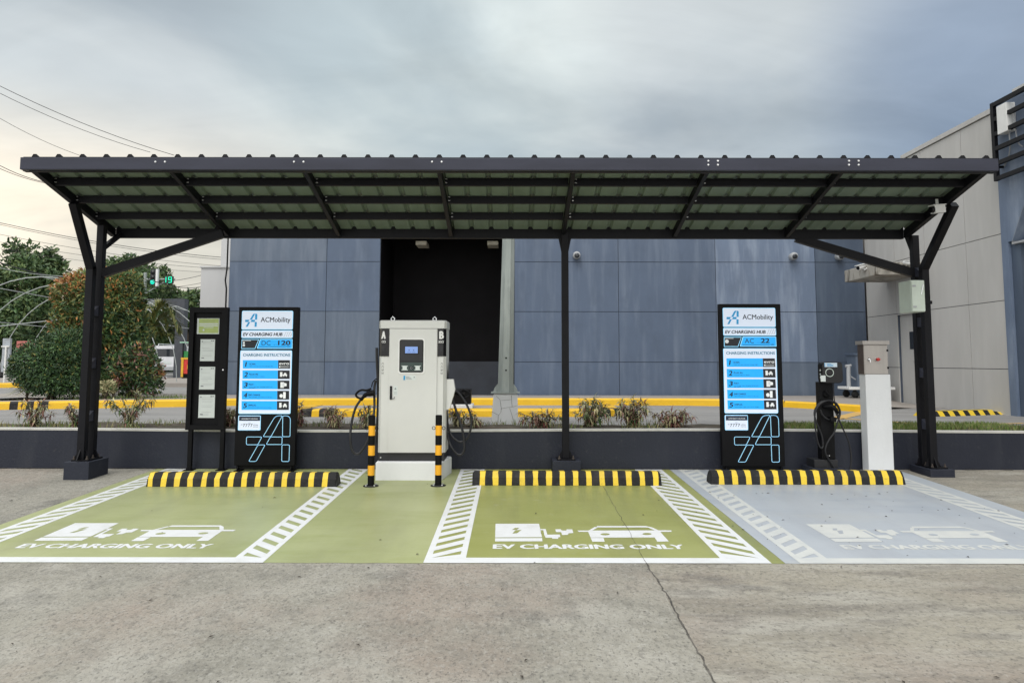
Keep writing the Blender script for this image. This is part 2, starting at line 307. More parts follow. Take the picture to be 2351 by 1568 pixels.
# ================================================================== ground, road, painted bays
rnd = random.Random(7)
def sheet(poly, name, m, fn):
    mb = MB(); mb.add([fn(x, y) for x, y in poly], [tuple(range(len(poly)))]); return mb.build(name, m, fix=False)
def slab(dz): return lambda x, y: (x, y, zs(y) + dz)
XJ = [(.905, -40), (.905, 0), (.94, 2.4), (.955, 4), (.975, 6), (.985, YW + .05)]
mb = MB()
mb.add([slab(0)(*q) for q in XJ + [(-60, YW + .05), (-60, -40)]], [tuple(range(8))], 0); mb.add([slab(0)(*q) for q in XJ[::-1] + [(60, -40), (60, YW + .05)]], [tuple(range(8))], 1)
struct(mb.build('parking_lot', [concrete, concrete2]))
mb = MB(); mb.add([(-900, YW + .06, ZR), (900, YW + .06, ZR), (900, 1500, ZR), (-900, 1500, ZR)], [(0, 1, 2, 3)])
struct(mb.build('road', asphalt, fix=False))

def polys(mb, lst, dz, mi=0):
    for p in lst: mb.add([(x, y, zs(y) + dz) for x, y in p], [tuple(range(len(p)))], mi)
FR, BK = PG(1175, 1293).y, YW - .02
def bay_paint(name, x0, x1, m):
    mb = MB(); n = 24; 
    pts = [(x0 + (x1 - x0) * i / n, FR + rnd.uniform(-.006, .006)) for i in range(n + 1)]
    pts += [(x1, y) for y in (FR + 1, FR + 2, FR + 3)] + [(x1, BK), (x0, BK)] + [(x0, y) for y in (FR + 3, FR + 2, FR + 1)]
    polys(mb, [pts], .002); return struct(mb.build(name, m, fix=False))
G1 = bay_paint('green_bay_paint', -4.42, -.634, green_paint)
G2 = bay_paint('olive_bay_paint', -.630, 1.962, olive_paint)
G3 = bay_paint('blue_grey_bay_paint', 1.966, 4.80, blue_paint)

def clip_x(poly, xa, xb):
    for s_, lim in ((1, xa), (-1, xb)):
        out = []
        for i in range(len(poly)):
            a, b = poly[i], poly[(i + 1) % len(poly)]; ia, ib = s_ * (a[0] - lim) >= 0, s_ * (b[0] - lim) >= 0
            if ia: out.append(a)
            if ia != ib:
                t = (lim - a[0]) / (b[0] - a[0]); out.append((lim, a[1] + (b[1] - a[1]) * t))
        poly = out
        if not poly: return []
    return poly
def ladder(mb, xo, xi, sgn, y1):
    """hatched strip between xo and xi: two rails with slanting rungs between"""
    a, b = min(xo, xi), max(xo, xi); rail = .045
    polys(mb, [[(a, FR), (a + rail, FR), (a + rail, y1), (a, y1)], [(b - rail, FR), (b, FR), (b, y1), (b - rail, y1)]], .0034)
    y = FR - .1; span = b - a - 2 * rail; per, wt = .205, .118
    while y < y1:
        s0 = 0 if sgn > 0 else span * .95; s1 = span * .95 if sgn > 0 else 0
        q = [(a + rail, y + s0), (b - rail, y + s1), (b - rail, y + s1 + wt), (a + rail, y + s0 + wt)]
        q2 = [(x, min(max(yy, FR + .125), y1)) for x, yy in q]
        if max(p[1] for p in q2) - min(p[1] for p in q2) > .02: polys(mb, [q2], .0036)
        y += per
def C(x, y):
    p = PG((1250 + x / 1.8085) / 1.63329, (1700 + y / 1.8085) / 1.63329); return (p.x - (-.634), p.y)
ICON = [[(1100, 478), (1395, 478), (1415, 569), (1097, 571)], [(1097, 576), (1416, 575), (1418, 597), (1097, 598)],
        [(1397, 514), (1440, 514), (1452, 553), (1430, 553), (1424, 522), (1399, 522)], [(1430, 553), (1535, 551), (1540, 568), (1525, 571), (1525, 580), (1485, 580), (1483, 573), (1440, 573)],
        [(1505, 516), (1540, 515), (1550, 524), (1580, 524), (1582, 516), (1620, 516), (1628, 541), (1595, 543), (1590, 553), (1552, 555), (1545, 535), (1510, 535)],
        [(1655, 524), (1730, 524), (1742, 533), (1665, 533)], [(2206, 523), (2292, 523), (2294, 533), (2218, 533)],
        [(1728, 533), (2218, 533), (2250, 571), (1745, 572)], [(1730, 524), (2206, 523), (2218, 533), (1742, 533)],
        [(1732, 523.5), (1772, 500), (1795, 502), (1757, 523.5)], [(1790, 493), (2118, 493), (2118, 503), (1782, 503)], [(2118, 493), (2162, 503), (2206, 522.5), (2178, 522.5), (2135, 504), (2118, 503)],
        [(1745, 574), (1832, 574), (1840, 600), (1757, 600)], [(2178, 571), (2252, 571), (2275, 598), (2198, 600)]]
HOLE = [[(1212, 520), (1232, 507), (1262, 507), (1242, 520)], [(1235, 523), (1277, 520), (1245, 543), (1214, 545)]] + [[(cx + 31 * math.cos(t), cy + 6.8 * math.sin(t)) for t in (2 * math.pi * i / 20 for i in range(20))] for cx, cy in ((1843, 550), (2127, 548))]
def bay_marks(par, xo, xi_l, xi_r, xr, white, under, l_s, r_s, back_l=BK, back_r=BK):
    mb = MB()
    ladder(mb, xo, xi_l, l_s, back_l); ladder(mb, xr, xi_r, r_s, back_r)
    polys(mb, [[(xo, FR), (xr, FR), (xr, FR + .13), (xo, FR + .13)]], .0038)
    for p in ICON: polys(mb, [[(xo + a, b) for a, b in (C(*q) for q in p)]], .0034)
    for p in HOLE: polys(mb, [[(xo + a, b) for a, b in (C(*q) for q in p)]], .0046, 1)
    text(mb, 'EV CHARGING ONLY', xo + .495, xo + 1.965, PG(1175, 1260).y, .118, lambda a, b: (a, b, zs(b) + .0034), 0, .026, 0, (0, 0, 1))
    return mb.build('bay_marking', [white, under], par, fix=False)
bay_marks(G1, -4.30, -4.035, -2.03, -1.785, white_paint, green_paint, 1, -1)
bay_marks(G2, -.634, -.335, 1.53, 1.866, white_paint, olive_paint, 1, -1)
bay_marks(G3, 2.072, 2.315, 4.335, 4.60, worn_white, blue_paint, 1, -1)

# the joint that runs through the olive bay and the lot as a crack, and small litter
mb = MB(); pts = []
for (u, v), (u2, v2) in zip([(1386, 1118), (1432, 1200), (1484, 1293), (1530, 1365), (1590, 1470), (1660, 1600)], [(1432, 1200), (1484, 1293), (1530, 1365), (1590, 1470), (1660, 1600), (1800, 1860)]):
    for i in range(14):
        p = PG(u + (u2 - u) * i / 14, v + (v2 - v) * i / 14); pts.append((p.x + rnd.uniform(-.008, .008), p.y))
for i in range(len(pts) - 1):
    a, b = pts[i], pts[i + 1]; hw = (.0017 if a[1] > FR else .0055) * rnd.uniform(.3, 1.6); hv = (.0017 if b[1] > FR else .0055) * .8
    polys(mb, [[(a[0] - hw, a[1]), (a[0] + hw, a[1]), (b[0] + hv, b[1]), (b[0] - hv, b[1])]], .0056 if a[1] > FR - .05 else .002)
struct(mb.build('lot_joint', mat('crack_dirt', (.10, .092, .078), .95, var=.5, scale=9), fix=False))
mb = MB()
for i in range(170):
    if i < 60: x, y = rnd.uniform(1.9, 4.9), rnd.uniform(5.6, 8.0)
    else: x, y = rnd.uniform(-5, 5), rnd.uniform(2.2, 9.2)
    r_ = rnd.uniform(.004, .013); a = rnd.uniform(0, 6.28); z = zs(y) + .006
    mb.add([(x + r_ * 1.6 * math.cos(a), y + r_ * 1.6 * math.sin(a), z), (x - r_ * .6 * math.sin(a), y + r_ * .6 * math.cos(a), z + r_ * .5), (x - r_ * 1.6 * math.cos(a), y - r_ * 1.6 * math.sin(a), z + r_ * .2), (x + r_ * .6 * math.sin(a), y - r_ * .6 * math.cos(a), z + r_ * .5)], [(0, 1, 2, 3)])
struct(mb.build('litter', mat('dry_litter', (.05, .04, .03), .9), fix=False), 'stuff')

mb = MB(); x = -14.0
while x < 14:
    l_ = rnd.uniform(.04, .25); w1, w2 = rnd.uniform(.006, .035), rnd.uniform(.006, .035)
    if rnd.random() < .8: polys(mb, [[(x, YW - w1), (x + l_, YW - w2), (x + l_, YW - .001), (x, YW - .001)]], .0064)
    x += l_
struct(mb.build('dirt_line', mat('gutter_dirt', (.07, .062, .05), .95, var=.4, scale=20, bump=.5), fix=False))
# ------------------------------------------------------------------ low wall, planting strip, kerbs
wl = thing('retaining_wall', 'long low slate painted wall with white coping behind the signs', 'wall', (0, YW, 0))
mb = MB(wl)
n = 90; top = lambda x: .462 + .012 * math.sin(x * .7) * (1 if abs(x) < 8 else .3)
for i in range(n):
    xa, xb = -22 + 44 * i / n, -22 + 44 * (i + 1) / n
    mb.add([(xa, YW, -.3), (xb, YW, -.3), (xb, YW, top(xb)), (xa, YW, top(xa)), (xa, YW + .13, -.3), (xb, YW + .13, -.3), (xb, YW + .13, top(xb)), (xa, YW + .13, top(xa))], [(0, 1, 2, 3), (5, 4, 7, 6), (3, 2, 6, 7)])
mb.build('wall_face', slate, wl)
mb = MB(wl)
for i in range(n):
    xa, xb = -22 + 44 * i / n, -22 + 44 * (i + 1) / n; ha, hb = top(xa) + .001, top(xb) + .001; y0, y1 = YW - .006, YW + .136
    e = .022
    mb.add([(xa, y0, ha), (xb, y0, hb), (xb, y0, hb + e), (xa, y0, ha + e), (xa, y1, ha), (xb, y1, hb), (xb, y1, hb + e), (xa, y1, ha + e)], [(0, 1, 2, 3), (5, 4, 7, 6), (3, 2, 6, 7), (0, 4, 5, 1)])
mb.build('coping', coping_m, wl)
Y0, Y1 = YW + .14, 10.35
mb = MB(); nx = 160
vs = []; fs = []
for i in range(nx + 1):
    x = -14 + 28 * i / nx
    for j in range(5):
        y = Y0 + (Y1 - Y0) * j / 4; vs.append((x, y, ZR + .03 + .05 * noise.noise((x * 2.1, y * 3, 0)) + (.012 if j in (0, 4) else .035)))
for i in range(nx):
    for j in range(4): k = i * 5 + j; fs.append((k, k + 5, k + 6, k + 1))
mb.add(vs, fs, 0, True); struct(mb.build('planting_soil', soil))
mb = MB()
pa, pb = PR(0, 976), PR(2351, 977)
for y0, x0, x1 in ((10.42, -12, 12),):
    mb.add([(x0, y0, ZR + .005), (x1, y0, ZR + .005), (x1, y0 + .12, ZR + .005), (x0, y0 + .12, ZR + .005)], [(0, 1, 2, 3)])
def strip(a, b, wd):
    a, b = PR(*a), PR(*b); d = (b - a).normalized(); s_ = Vector((-d.y, d.x, 0)) * wd / 2
    mb.add([(p.x, p.y, ZR + .005) for p in (a + s_, a - s_, b - s_, b + s_)], [(0, 1, 2, 3)])
for a, b, wd in (((1915, 962), (1985, 946), .25), ((1985, 946), (2040, 944), .2), ((1930, 961), (2040, 968), .14), ((2040, 968), (2110, 974), .14), ((2180, 976), (2351, 972), .1)): strip(a, b, wd)
struct(mb.build('road_marking', dull_yellow, fix=False))

def kerb(name, label, path, wd, z0, z1, bands=None, group=None, top=None):
    """kerb following a plan path; bands lists (start, end) lengths painted black"""
    t = thing(name, label, 'kerb', (path[0][0], path[0][1], z0), group); mb = MB(t)
    # resample
    P2 = [Vector((x, y, 0)) for x, y in path]; seg = []; s_ = 0
    for a, b in zip(P2, P2[1:]):
        ln = (b - a).length; k = max(1, int(ln / .12))
        for i in range(k): seg.append((a + (b - a) * i / k, s_ + ln * i / k))
        s_ += ln
    seg.append((P2[-1], s_)); prof = [(0, 0), (.015, .8), (.045, .97), (.09, 1.0), (1, 1.0), (1, 0)]
    rings = []
    for i, (p, ss) in enumerate(seg):
        d = (seg[min(i + 1, len(seg) - 1)][0] - seg[max(i - 1, 0)][0]).normalized(); nrm = Vector((-d.y, d.x, 0))
        rings.append([p + nrm * (a * wd if a in (0, 1) else a) + Vector((0, 0, z0 + (z1 - z0) * h)) for a, h in prof])
    for i in range(len(rings) - 1):
        mid = (seg[i][1] + seg[i + 1][1]) / 2; blk = any(a <= mid <= b for a, b in (bands or []))
        vs = rings[i] + rings[i + 1]; k = len(prof)
        for j in range(k - 1):
            mi = 1 if blk else 0
            if j == 3 and top is not None: mi = 2
            mb.add([vs[j], vs[k + j], vs[k + j + 1], vs[j + 1]], [(0, 1, 2, 3)], mi)
    for r_ in (rings[0], rings[-1]): mb.add(r_, [tuple(range(len(prof)))], 0)
    mats_ = [yellow, rubber] + ([top] if top is not None else [])
    o = mb.build('kerb_stone', mats_, t); return t
def pr2(u, v): p = PR(u, v); return (p.x, p.y)
KZ = .57
k1 = [pr2(u, v) for u, v in ((-60, 942), (60, 940), (240, 937), (430, 934))]
kerb('kerb', 'yellow kerb with black bands in front of the big bushes', k1, .5, ZR - .02, KZ, [(.58, .71), (.81, .96), (1.06, 1.23)], 'yellow kerbs across the road', top=pave)
k2 = [k1[-1]] + [pr2(u, v) for u, v in ((540, 931.5), (700, 931), (1000, 930))] + [pr2(1560, 931), pr2(1800, 935)]
kerb('kerb', 'long straight yellow kerb along the foot of the blue building', k2, .4, ZR - .021, KZ - .001, None, 'yellow kerbs across the road', top=pave)
k3 = [k2[-1]] + [pr2(u, v) for u, v in ((1870, 939), (1930, 943), (1985, 947))]
kerb('kerb', 'chipped yellow kerb end curving behind the small charging post', k3, .4, ZR - .022, KZ - .02, None, 'yellow kerbs across the road', top=pave)
a, b = pr2(680, 957), pr2(1408, 957)
arc = [(a[0] + .25 - .45 * math.cos(R(t)) , a[1] + .5 - .5 * math.sin(R(t))) for t in (0, 30, 60, 90)]
arc2 = [(b[0] - .25 + .45 * math.cos(R(t)), b[1] + .5 - .5 * math.sin(R(t))) for t in (90, 60, 30, 0)]
kerb('kerb', 'yellow island kerb with black bands at both ends behind the white charger', [(arc[0][0], arc[0][1] + .8)] + arc + arc2 + [(arc2[-1][0], arc2[-1][1] + .8)], .3, ZR - .02, .545, [(.62, .78), (1.0, 1.15), (1.3, 1.43), (1.68, 1.85), (6.36, 6.5), (6.7, 6.85)], 'yellow kerbs across the road')
mb = MB(); mb.prismZ([(a[0] + .05, a[1] + .28), (b[0] - .05, b[1] + .28), (b[0] - .05, b[1] + 1.25), (a[0] + .05, a[1] + 1.25)], ZR - .02, .535); struct(mb.build('traffic_island', pave))
# pavement behind the long kerb up to the buildings
mb = MB(); yk = k2[2][1]; hi, lo = KZ - .035, ZR + .004
pv = [(k2[0][0] - .2, k2[0][1] + .42, hi), (k2[2][0], yk + .35, hi), (k2[4][0], k2[4][1] + .35, hi), (k2[5][0], k2[5][1] + .35, hi), (k3[-1][0] - .1, k3[-1][1] + .36, hi), (8.0, 14.9, lo), (8.64, 14.9, lo), (8.64, 16.7, lo + .03), (8.64, 17.9, hi), (-7.2, 17.9, hi), (-12, 20, hi), (-13, 17, hi)]
mb.add([(x, y, z) for x, y, z in pv], [(0, 1, 9, 10, 11), (1, 2, 3, 9), (3, 4, 8, 9), (4, 7, 8), (4, 5, 7), (5, 6, 7)])
struct(mb.build('pavement', pave))
kerb('kerb', 'short yellow kerb far off at the left edge behind the green bush', [pr2(-80, 891), pr2(70, 890)], .5, ZR - .02, .58, None, 'yellow kerbs across the road')
mb = MB(); k0 = PR(-100, 889); mb.prismZ([(k0.x - 4, k0.y + .5), (k0.x + 9, k0.y + .5), (k0.x + 9, k0.y + 9), (k0.x - 4, k0.y + 9)], ZR - .02, .56); struct(mb.build('far_pavement', pave))

# striped speed hump by the beige building
sb = thing('speed_hump', 'black and yellow striped rubber speed hump beside the grey building', 'speed hump', PR(2150, 958))
mb = MB(sb); p, q = PR(2135, 957), PR(2330, 951); d = (q - p).normalized(); s_ = Vector((-d.y, d.x, 0)); ln = (q - p).length; kN = 17
for i in range(kN):
    a, b = p + d * ln * i / kN, p + d * ln * (i + 1) / kN; hA = hB = .085
    if i >= kN - 4: hA, hB = .085 * (kN - i) / 5, .085 * (kN - i - 1) / 5
    prof = [(0, 0), (.06, 1), (.24, 1), (.34, 0)]
    ring = [a + s_ * x + Vector((0, 0, hA * h)) for x, h in prof] + [b + s_ * x + Vector((0, 0, hB * h)) for x, h in prof]
    mb.add(ring, [(0, 4, 5, 1), (1, 5, 6, 2), (2, 6, 7, 3), (0, 1, 2, 3), (7, 6, 5, 4)], 1 if i % 2 else 0)
mb.build('hump_body', [stop_yellow, rubber], sb)

# ------------------------------------------------------------------ grass on the strip
grass_m = [mat('grass_green', (.12, .18, .035), .7, var=.3, scale=3), mat('grass_dry', (.26, .24, .10), .8, var=.3, scale=3)]
mb = MB()
def blade(x, y, z, h, mi):
    a = rnd.uniform(0, 6.28); lx, ly = rnd.uniform(-.5, .5) * h, rnd.uniform(-.5, .5) * h; wd = rnd.uniform(.003, .006)
    dx, dy = wd * math.cos(a), wd * math.sin(a)
    mb.add([(x - dx, y - dy, z), (x + dx, y + dy, z), (x + lx * .4 + dx * .7, y + ly * .4 + dy * .7, z + h * .6), (x + lx * .4 - dx * .7, y + ly * .4 - dy * .7, z + h * .6), (x + lx, y + ly, z + h)], [(0, 1, 2, 3), (3, 2, 4)], mi)
for i in range(9000):
    x = rnd.uniform(3.1, 6.6); y = rnd.uniform(Y0 + .01, Y1)
    blade(x, y, ZR + .05, rnd.uniform(.025, .085), 0 if rnd.random() < .8 else 1)
for i in range(3600):
    x = rnd.uniform(-7.5, 3.2); y = rnd.uniform(Y0 + .01, Y1)
    if noise.noise((x * 1.3, y * 2, 3)) > (.02 if x > -3.5 else -.15): blade(x, y, ZR + .05, rnd.uniform(.03, .1), 0 if rnd.random() < .45 else 1)
for i in range(900):
    x = rnd.uniform(-9.5, -6.6); blade(x, 15.2 + rnd.uniform(0, 1.5) - (x + 8) * .1, .53, rnd.uniform(.04, .12), 0)
struct(mb.build('grass', grass_m, fix=False), 'stuff')

# ================================================================== blue building
BW = 18.0
bl = thing('panel_building', 'blue grey building clad in large panels with a dark recess', 'building', (0, BW, KZ - .04))
zj = [.50, 1.33, 2.55, 3.77, 5.02]
def panels(mbs, x0, x1, xs, zl, face):
    g = .0065
    ed = [x0] + [x for x in xs if x0 < x < x1] + [x1]
    for i in range(len(ed) - 1):
        for j in range(len(zl) - 1):
            a, b = ed[i] + g, ed[i + 1] - g; c_, d = zl[j] + g, zl[j + 1] - g; k = face(i, j)
            mbs[k].box(a, b, BW, BW + .03, c_, d, 0)
cuts = [-4.54, 2.60, 4.98, 7.42]
for nm, x0, x1, fc in (('wall_panels', -6.92, -3.23, lambda i, j: (1, 1, 0, 1)[j] if i == 0 else (0, 1, 0, 0)[j]), ('wall_panels', .06, 8.62, lambda i, j: (0, 0, 2, 3)[i] if not (i == 2 and j == 0) else 1)):
    ms_ = [MB(bl) for _ in range(4)]; panels(ms_, x0, x1, cuts, zj, fc)
    mb = MB(bl)
    for k, q in enumerate(ms_): mb.add(q.v, q.f, k) if q.v else None
    mb.box(x0 - .004, x1 + .004, BW + .025, BW + .3, .45, 5.03, 4)
    mb.build(nm, wall_blue + [joint_m], bl)
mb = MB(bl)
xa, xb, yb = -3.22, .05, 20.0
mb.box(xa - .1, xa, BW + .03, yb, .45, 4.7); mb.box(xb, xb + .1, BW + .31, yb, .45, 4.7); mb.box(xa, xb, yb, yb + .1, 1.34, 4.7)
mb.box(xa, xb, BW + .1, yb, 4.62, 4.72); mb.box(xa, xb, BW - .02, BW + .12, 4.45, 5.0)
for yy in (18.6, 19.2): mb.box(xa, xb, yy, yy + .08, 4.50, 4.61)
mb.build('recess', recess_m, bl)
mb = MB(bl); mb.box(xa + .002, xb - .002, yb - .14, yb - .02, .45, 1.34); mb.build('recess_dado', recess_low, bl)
mb = MB(bl); mb.box(-6.95, 8.7, 20.2, 32, .4, 4.9); mb.box(-6.95, 8.7, BW + .32, 20.2, 5.0, 5.08); mb.box(-6.95, -3.35, BW + .31, 20.3, .4, 4.95); mb.box(.17, 8.6, BW + .31, 20.3, .4, 4.95); mb.build('roof_block', wall_white, bl)
mb = MB(bl)
mb.tube([(-6.965, BW - .03, 2.4), (-6.965, BW - .03, 3.1), (-6.99, BW - .05, 3.3), (-6.965, BW - .03, 3.6), (-6.965, BW - .03, 4.9)], .02, 6); mb.build('drain_pipe', black_matt, bl)
# strip lights in the recess, round lamps on the wall
for i, (u, v) in enumerate(((970, 563), (1132, 563))):
    p = P(u, v, 19.0); t = thing('strip_light', ('pale strip light hanging in the dark recess, nearer the white charger', 'pale strip light hanging in the dark recess, nearer the steel lamp post')[i], 'light', p, 'strip lights in the recess')
    mb = MB(t); mb.box(p.x - .14, p.x + .14, p.y - .3, p.y + .3, p.z - .04, p.z + .06, 0, .01); mb.build('lamp_body', mat('aged_white_plastic', (.55, .52, .42), .5), t)
    mb = MB(t); mb.tube([(p.x, p.y, p.z + .06), (p.x, p.y, 4.61)], .012, 6); mb.build('hanger', black_matt, t)
for i, (u, v) in enumerate(((1323, 588), (1818, 590), (1924, 590))):
    p = P(u, v, BW); t = thing('wall_lamp', ('round hooded lamp on blue wall right of the centre post', 'round hooded lamp on the pale blue panel right of the tall sign', 'round hooded lamp on blue wall nearest the grey building')[i], 'lamp', p, 'round lamps on the blue wall')
    mb = MB(t); mb.lathe(p, [(.02, -.20), (.085, -.19), (.095, -.12), (.085, -.02), (.085, 0)], 16, 0, 'y'); mb.build('hood', grey_pl, t)
    mb = MB(t); mb.lathe(p + Vector((0, 0, -.015)), [(.02, -.212), (.062, -.208), (.062, -.19)], 14, 0, 'y'); mb.build('lens', glass_dark, t)

# white annex at the left end
an = thing('annex_building', 'pale grey stepped annex beside the left end of blue wall', 'building', (-7.7, 18.6, ZR))
mb = MB(an); mb.box(-7.87, -6.99, 18.62, 28, .4, 2.28); mb.box(-7.87, -6.99, 18.62, 28, 2.30, 3.69); mb.box(-7.86, -6.99, 18.63, 28, 2.27, 2.31)
mb.box(-7.77, -6.995, 19.6, 28, 3.69, 5.3); mb.box(-7.90, -6.98, 18.58, 28, 3.69, 3.73); mb.build('wall', wall_white, an)

# ================================================================== grey building on the right
gx = 8.65
gb = thing('grey_building', 'warm grey panel building on the right with blue corner bay', 'building', (gx, 15, ZR))
mb = MB(gb)
yc = [12.93, 13.98, 15.39, 16.1]; zc = [.40, 1.22, 2.42, 3.60, 4.80, 5.80]
g = .006
for j in range(5):
    segs = list(zip(yc, yc[1:])) if j == 4 else list(zip([12.93, 13.98, 15.2, 15.82, 16.62, 18.0], [13.98, 15.2, 15.82, 16.62, 18.0]))
    if j < 4: segs = [(a, b) for a, b in zip([12.93, 13.98, 15.39, 15.86, 16.62, 18.0], [13.98, 15.39, 15.86, 16.62, 18.0])]
    for a, b in segs:
        z0 = zc[j] + g; z1 = zc[j + 1] - g
        if (a, b) == (15.86, 16.62) and j < 2:
            if j == 0: continue
            z0 = 2.385
            if z0 >= z1: continue
        mb.box(gx, gx + .03, a + g, b - g, z0, z1, 0)
mb.box(gx + .025, gx + .3, 12.92, 15.862, .4, 5.805, 1); mb.box(gx + .025, gx + .3, 15.862, 16.618, 2.39, 4.8, 1); mb.box(gx + .025, gx + .3, 16.618, 18.02, .4, 4.8, 1); mb.box(gx + .025, gx + .3, 15.862, 16.1, 4.8, 5.805, 1)
mb.build('wall_panels', [wall_beige, joint_m], gb)
mb = MB(gb); mb.box(gx - .03, gx + .34, 12.92, 16.12, 5.81, 5.90); mb.build('parapet_cap', wall_beige, gb)
mb = MB(gb); mb.box(gx + .3, 22, 12.95, 32, .4, 5.75); mb.box(gx + .3, 22, 2, 12.9, 2.9, 6.2); mb.build('building_core', wall_beige, gb)
mb = MB(gb); mb.box(gx + .07, gx + .11, 15.862, 16.618, .42, 2.385); dr = mb.build('door', wall_beige, gb); 
mb = MB(gb); mb.box(gx + .062, gx + .072, 16.0, 16.24, 1.62, 2.0); mb.build('door_window', glass_dark, dr)
mb = MB(gb); mb.tube([(gx + .07, 15.94, 1.35), (gx + .03, 15.94, 1.35), (gx + .03, 16.04, 1.35)], .01, 6); mb.build('handle', chrome, dr)
mb = MB(gb); mb.box(7.68, gx - .002, 15.5, 17.0, 3.17, 3.44, 0, .012); mb.build('door_canopy', stained, gb)
# blue corner bay in front, with an opening below
mb = MB(gb)
bay = [(12.915, .40), (12.915, 5.93), (8.0, 5.93), (8.0, 4.6), (11.9, 4.6), (12.62, 3.42), (12.74, 3.42), (12.74, .40)]
mb.plateX(bay, gx - .03, gx + .25); mb.build('blue_bay', wall_blue[2], gb)
mb = MB(gb); mb.box(gx + .02, gx + .24, 12.5, 12.735, .40, 3.40); mb.build('opening_reveal', wall_blue[3], gb)
mb = MB(gb); mb.box(gx + .9, gx + 1.0, 8.0, 12.9, .4, 4.6); mb.build('opening_back', recess_low, gb)
mb = MB(gb); mb.add([(gx - .035, 12.64, 3.40), (gx - .035, 11.92, 4.58), (gx + .8, 11.92, 4.58), (gx + .8, 12.64, 3.40)], [(0, 1, 2, 3)]); mb.box(gx - .035, gx + .8, 12.2, 12.64, 3.36, 3.395); mb.build('soffit', grey_pl, gb)
# louvre screen fixed to it
lv = thing('louvre_screen', 'dark steel louvre screen of slanting rails high on the right edge', 'screen', (gx - .35, 12.8, 3.9))
lx = gx - .15; mb = MB(lv)
mb.box(lx - .03, lx + .03, 12.72, 12.80, 4.50, 5.90); mb.build('post', steel_dark, lv)
for i, z in enumerate([P(2285, v_, 12.7).z for v_ in (409, 375, 341, 308, 274, 240)]):
    mb = MB(lv); mb.box(lx - .031, lx + .031, 9.0, 12.715, z - .035, z + .035); mb.build('rail', steel_dark, lv)
mb = MB(lv)
for z in (4.75, 5.70):
    mb = MB(lv); mb.box(lx + .032, gx - .031, 12.74, 12.78, z - .02, z + .02); mb.build('bracket', steel_dark, lv)
ub = thing('meter_box', 'white meter box with grey conduits on blue wall behind the louvres', 'box', (gx - .03, 12.52, 5.3))
mb = MB(ub); mb.box(gx - .19, gx - .031, 12.36, 12.62, 5.28, 5.78, 0, .012); mb.build('case', white_pl, ub)
mb = MB(ub); mb.tube(catmull([(gx - .1, 12.45, 5.28), (gx - .09, 12.46, 5.05), (gx - .06, 12.55, 4.9), (gx - .05, 12.7, 4.75)]), .012, 6); mb.tube(catmull([(gx - .1, 12.30, 5.6), (gx - .09, 12.28, 5.1), (gx - .06, 12.2, 4.95)]), .012, 6); mb.build('conduit', grey_pl, ub)

def bullet(name, label, group, p, d, k=1.0, wall=None):
    d = Vector(d).normalized(); t = thing(name, label, 'camera', p, group); mb = MB(t); p = Vector(p)
    mb.tube([p - d * .09 * k, p - d * .088 * k, p + d * .09 * k], [.02 * k, .036 * k, .036 * k], 12); mb.bar(p - d * .05 * k + Vector((0, 0, .038 * k)), p + d * .12 * k + Vector((0, 0, .038 * k)), .078 * k, .006 * k); mb.build('body', white_pl, t)
    mb = MB(t); mb.tube([p + d * .091 * k, p + d * .096 * k], .028 * k, 12); mb.build('lens', black_gloss, t)
    mb = MB(t); wq = Vector(wall); mb.tube([p - d * .03 * k - Vector((0, 0, .03 * k)), (p + wq) / 2 - Vector((0, 0, .035 * k)), wq], .012 * k, 8); mb.build('bracket', white_pl, t)
    return t
bullet('security_camera', 'white bullet camera on the stained side of the concrete door canopy', 'cameras on the door canopy', P(2001, 613, 16.0) + Vector((-.2, 0, 0)), (-.9, -.4, -.25), 1.5, (7.68, 15.9, 3.36))
bullet('security_camera', 'small camera under the front corner of the concrete door canopy', 'cameras on the door canopy', (7.85, 15.36, 3.33), (-.5, -.8, -.2), 1.2, (7.95, 15.5, 3.35))
bullet('security_camera', 'small camera on canopy front behind the black diagonal brace', 'cameras on the door canopy', (8.28, 15.36, 3.40), (.3, -.9, -.2), 1.2, (8.28, 15.5, 3.40))

# trolley with a grey bin at the foot of the blue wall
tp = PR(1965, 912, .535); tp = P(1965, 905, 16.9); tz = KZ - .035
tr = thing('platform_trolley', 'white flat platform trolley with upright handle by blue wall', 'trolley', (tp.x, 16.9, tz))
mb = MB(tr); mb.box(tp.x - .28, tp.x + .75, 16.6, 17.2, tz + .19, tz + .25, 0, .01); mb.build('deck', white_pl, tr)
mb = MB(tr); hx = tp.x - .2; mb.tube([(hx, 16.8, tz + .25), (hx + .01, 16.8, tz + .72)], .045, 10); mb.tube([(hx - .06, 16.8, tz + .71), (hx + .07, 16.8, tz + .73)], .03, 8); mb.tube([(hx + .02, 16.8, tz + .5), (hx + .4, 16.8, tz + .26)], .015, 6); mb.build('handle', grey_pl, tr)
for dx in (-.12, .6):
    for yy in (16.68, 17.12):
        mb = MB(tr); mb.lathe((tp.x + dx, yy - .02, tz + .085), [(.03, 0), (.08, .004), (.08, .036), (.03, .04)], 14, 0, 'y'); mb.bar((tp.x + dx, yy, tz + .1), (tp.x + dx, yy, tz + .19), .05, .06); mb.build('wheel', rubber, tr)
bn = thing('plastic_bin', 'grey blue plastic bin standing on the platform trolley', 'bin', (tp.x + .17, 16.9, tz + .25))
mb = MB(bn); bx = tp.x + .17; mb.prismZ([(bx - .2, 16.72), (bx + .2, 16.72), (bx + .2, 17.1), (bx - .2, 17.1)], tz + .252, tz + .95, 0, [(bx - .25, 16.68), (bx + .25, 16.68), (bx + .25, 17.14), (bx - .25, 17.14)]); mb.build('tub', wall_blue[1], bn)
mb = MB(bn); mb.box(bx - .28, bx + .28, 16.65, 17.17, tz + .952, tz + 1.0, 0, .01); mb.build('lid', wall_blue[3], bn)

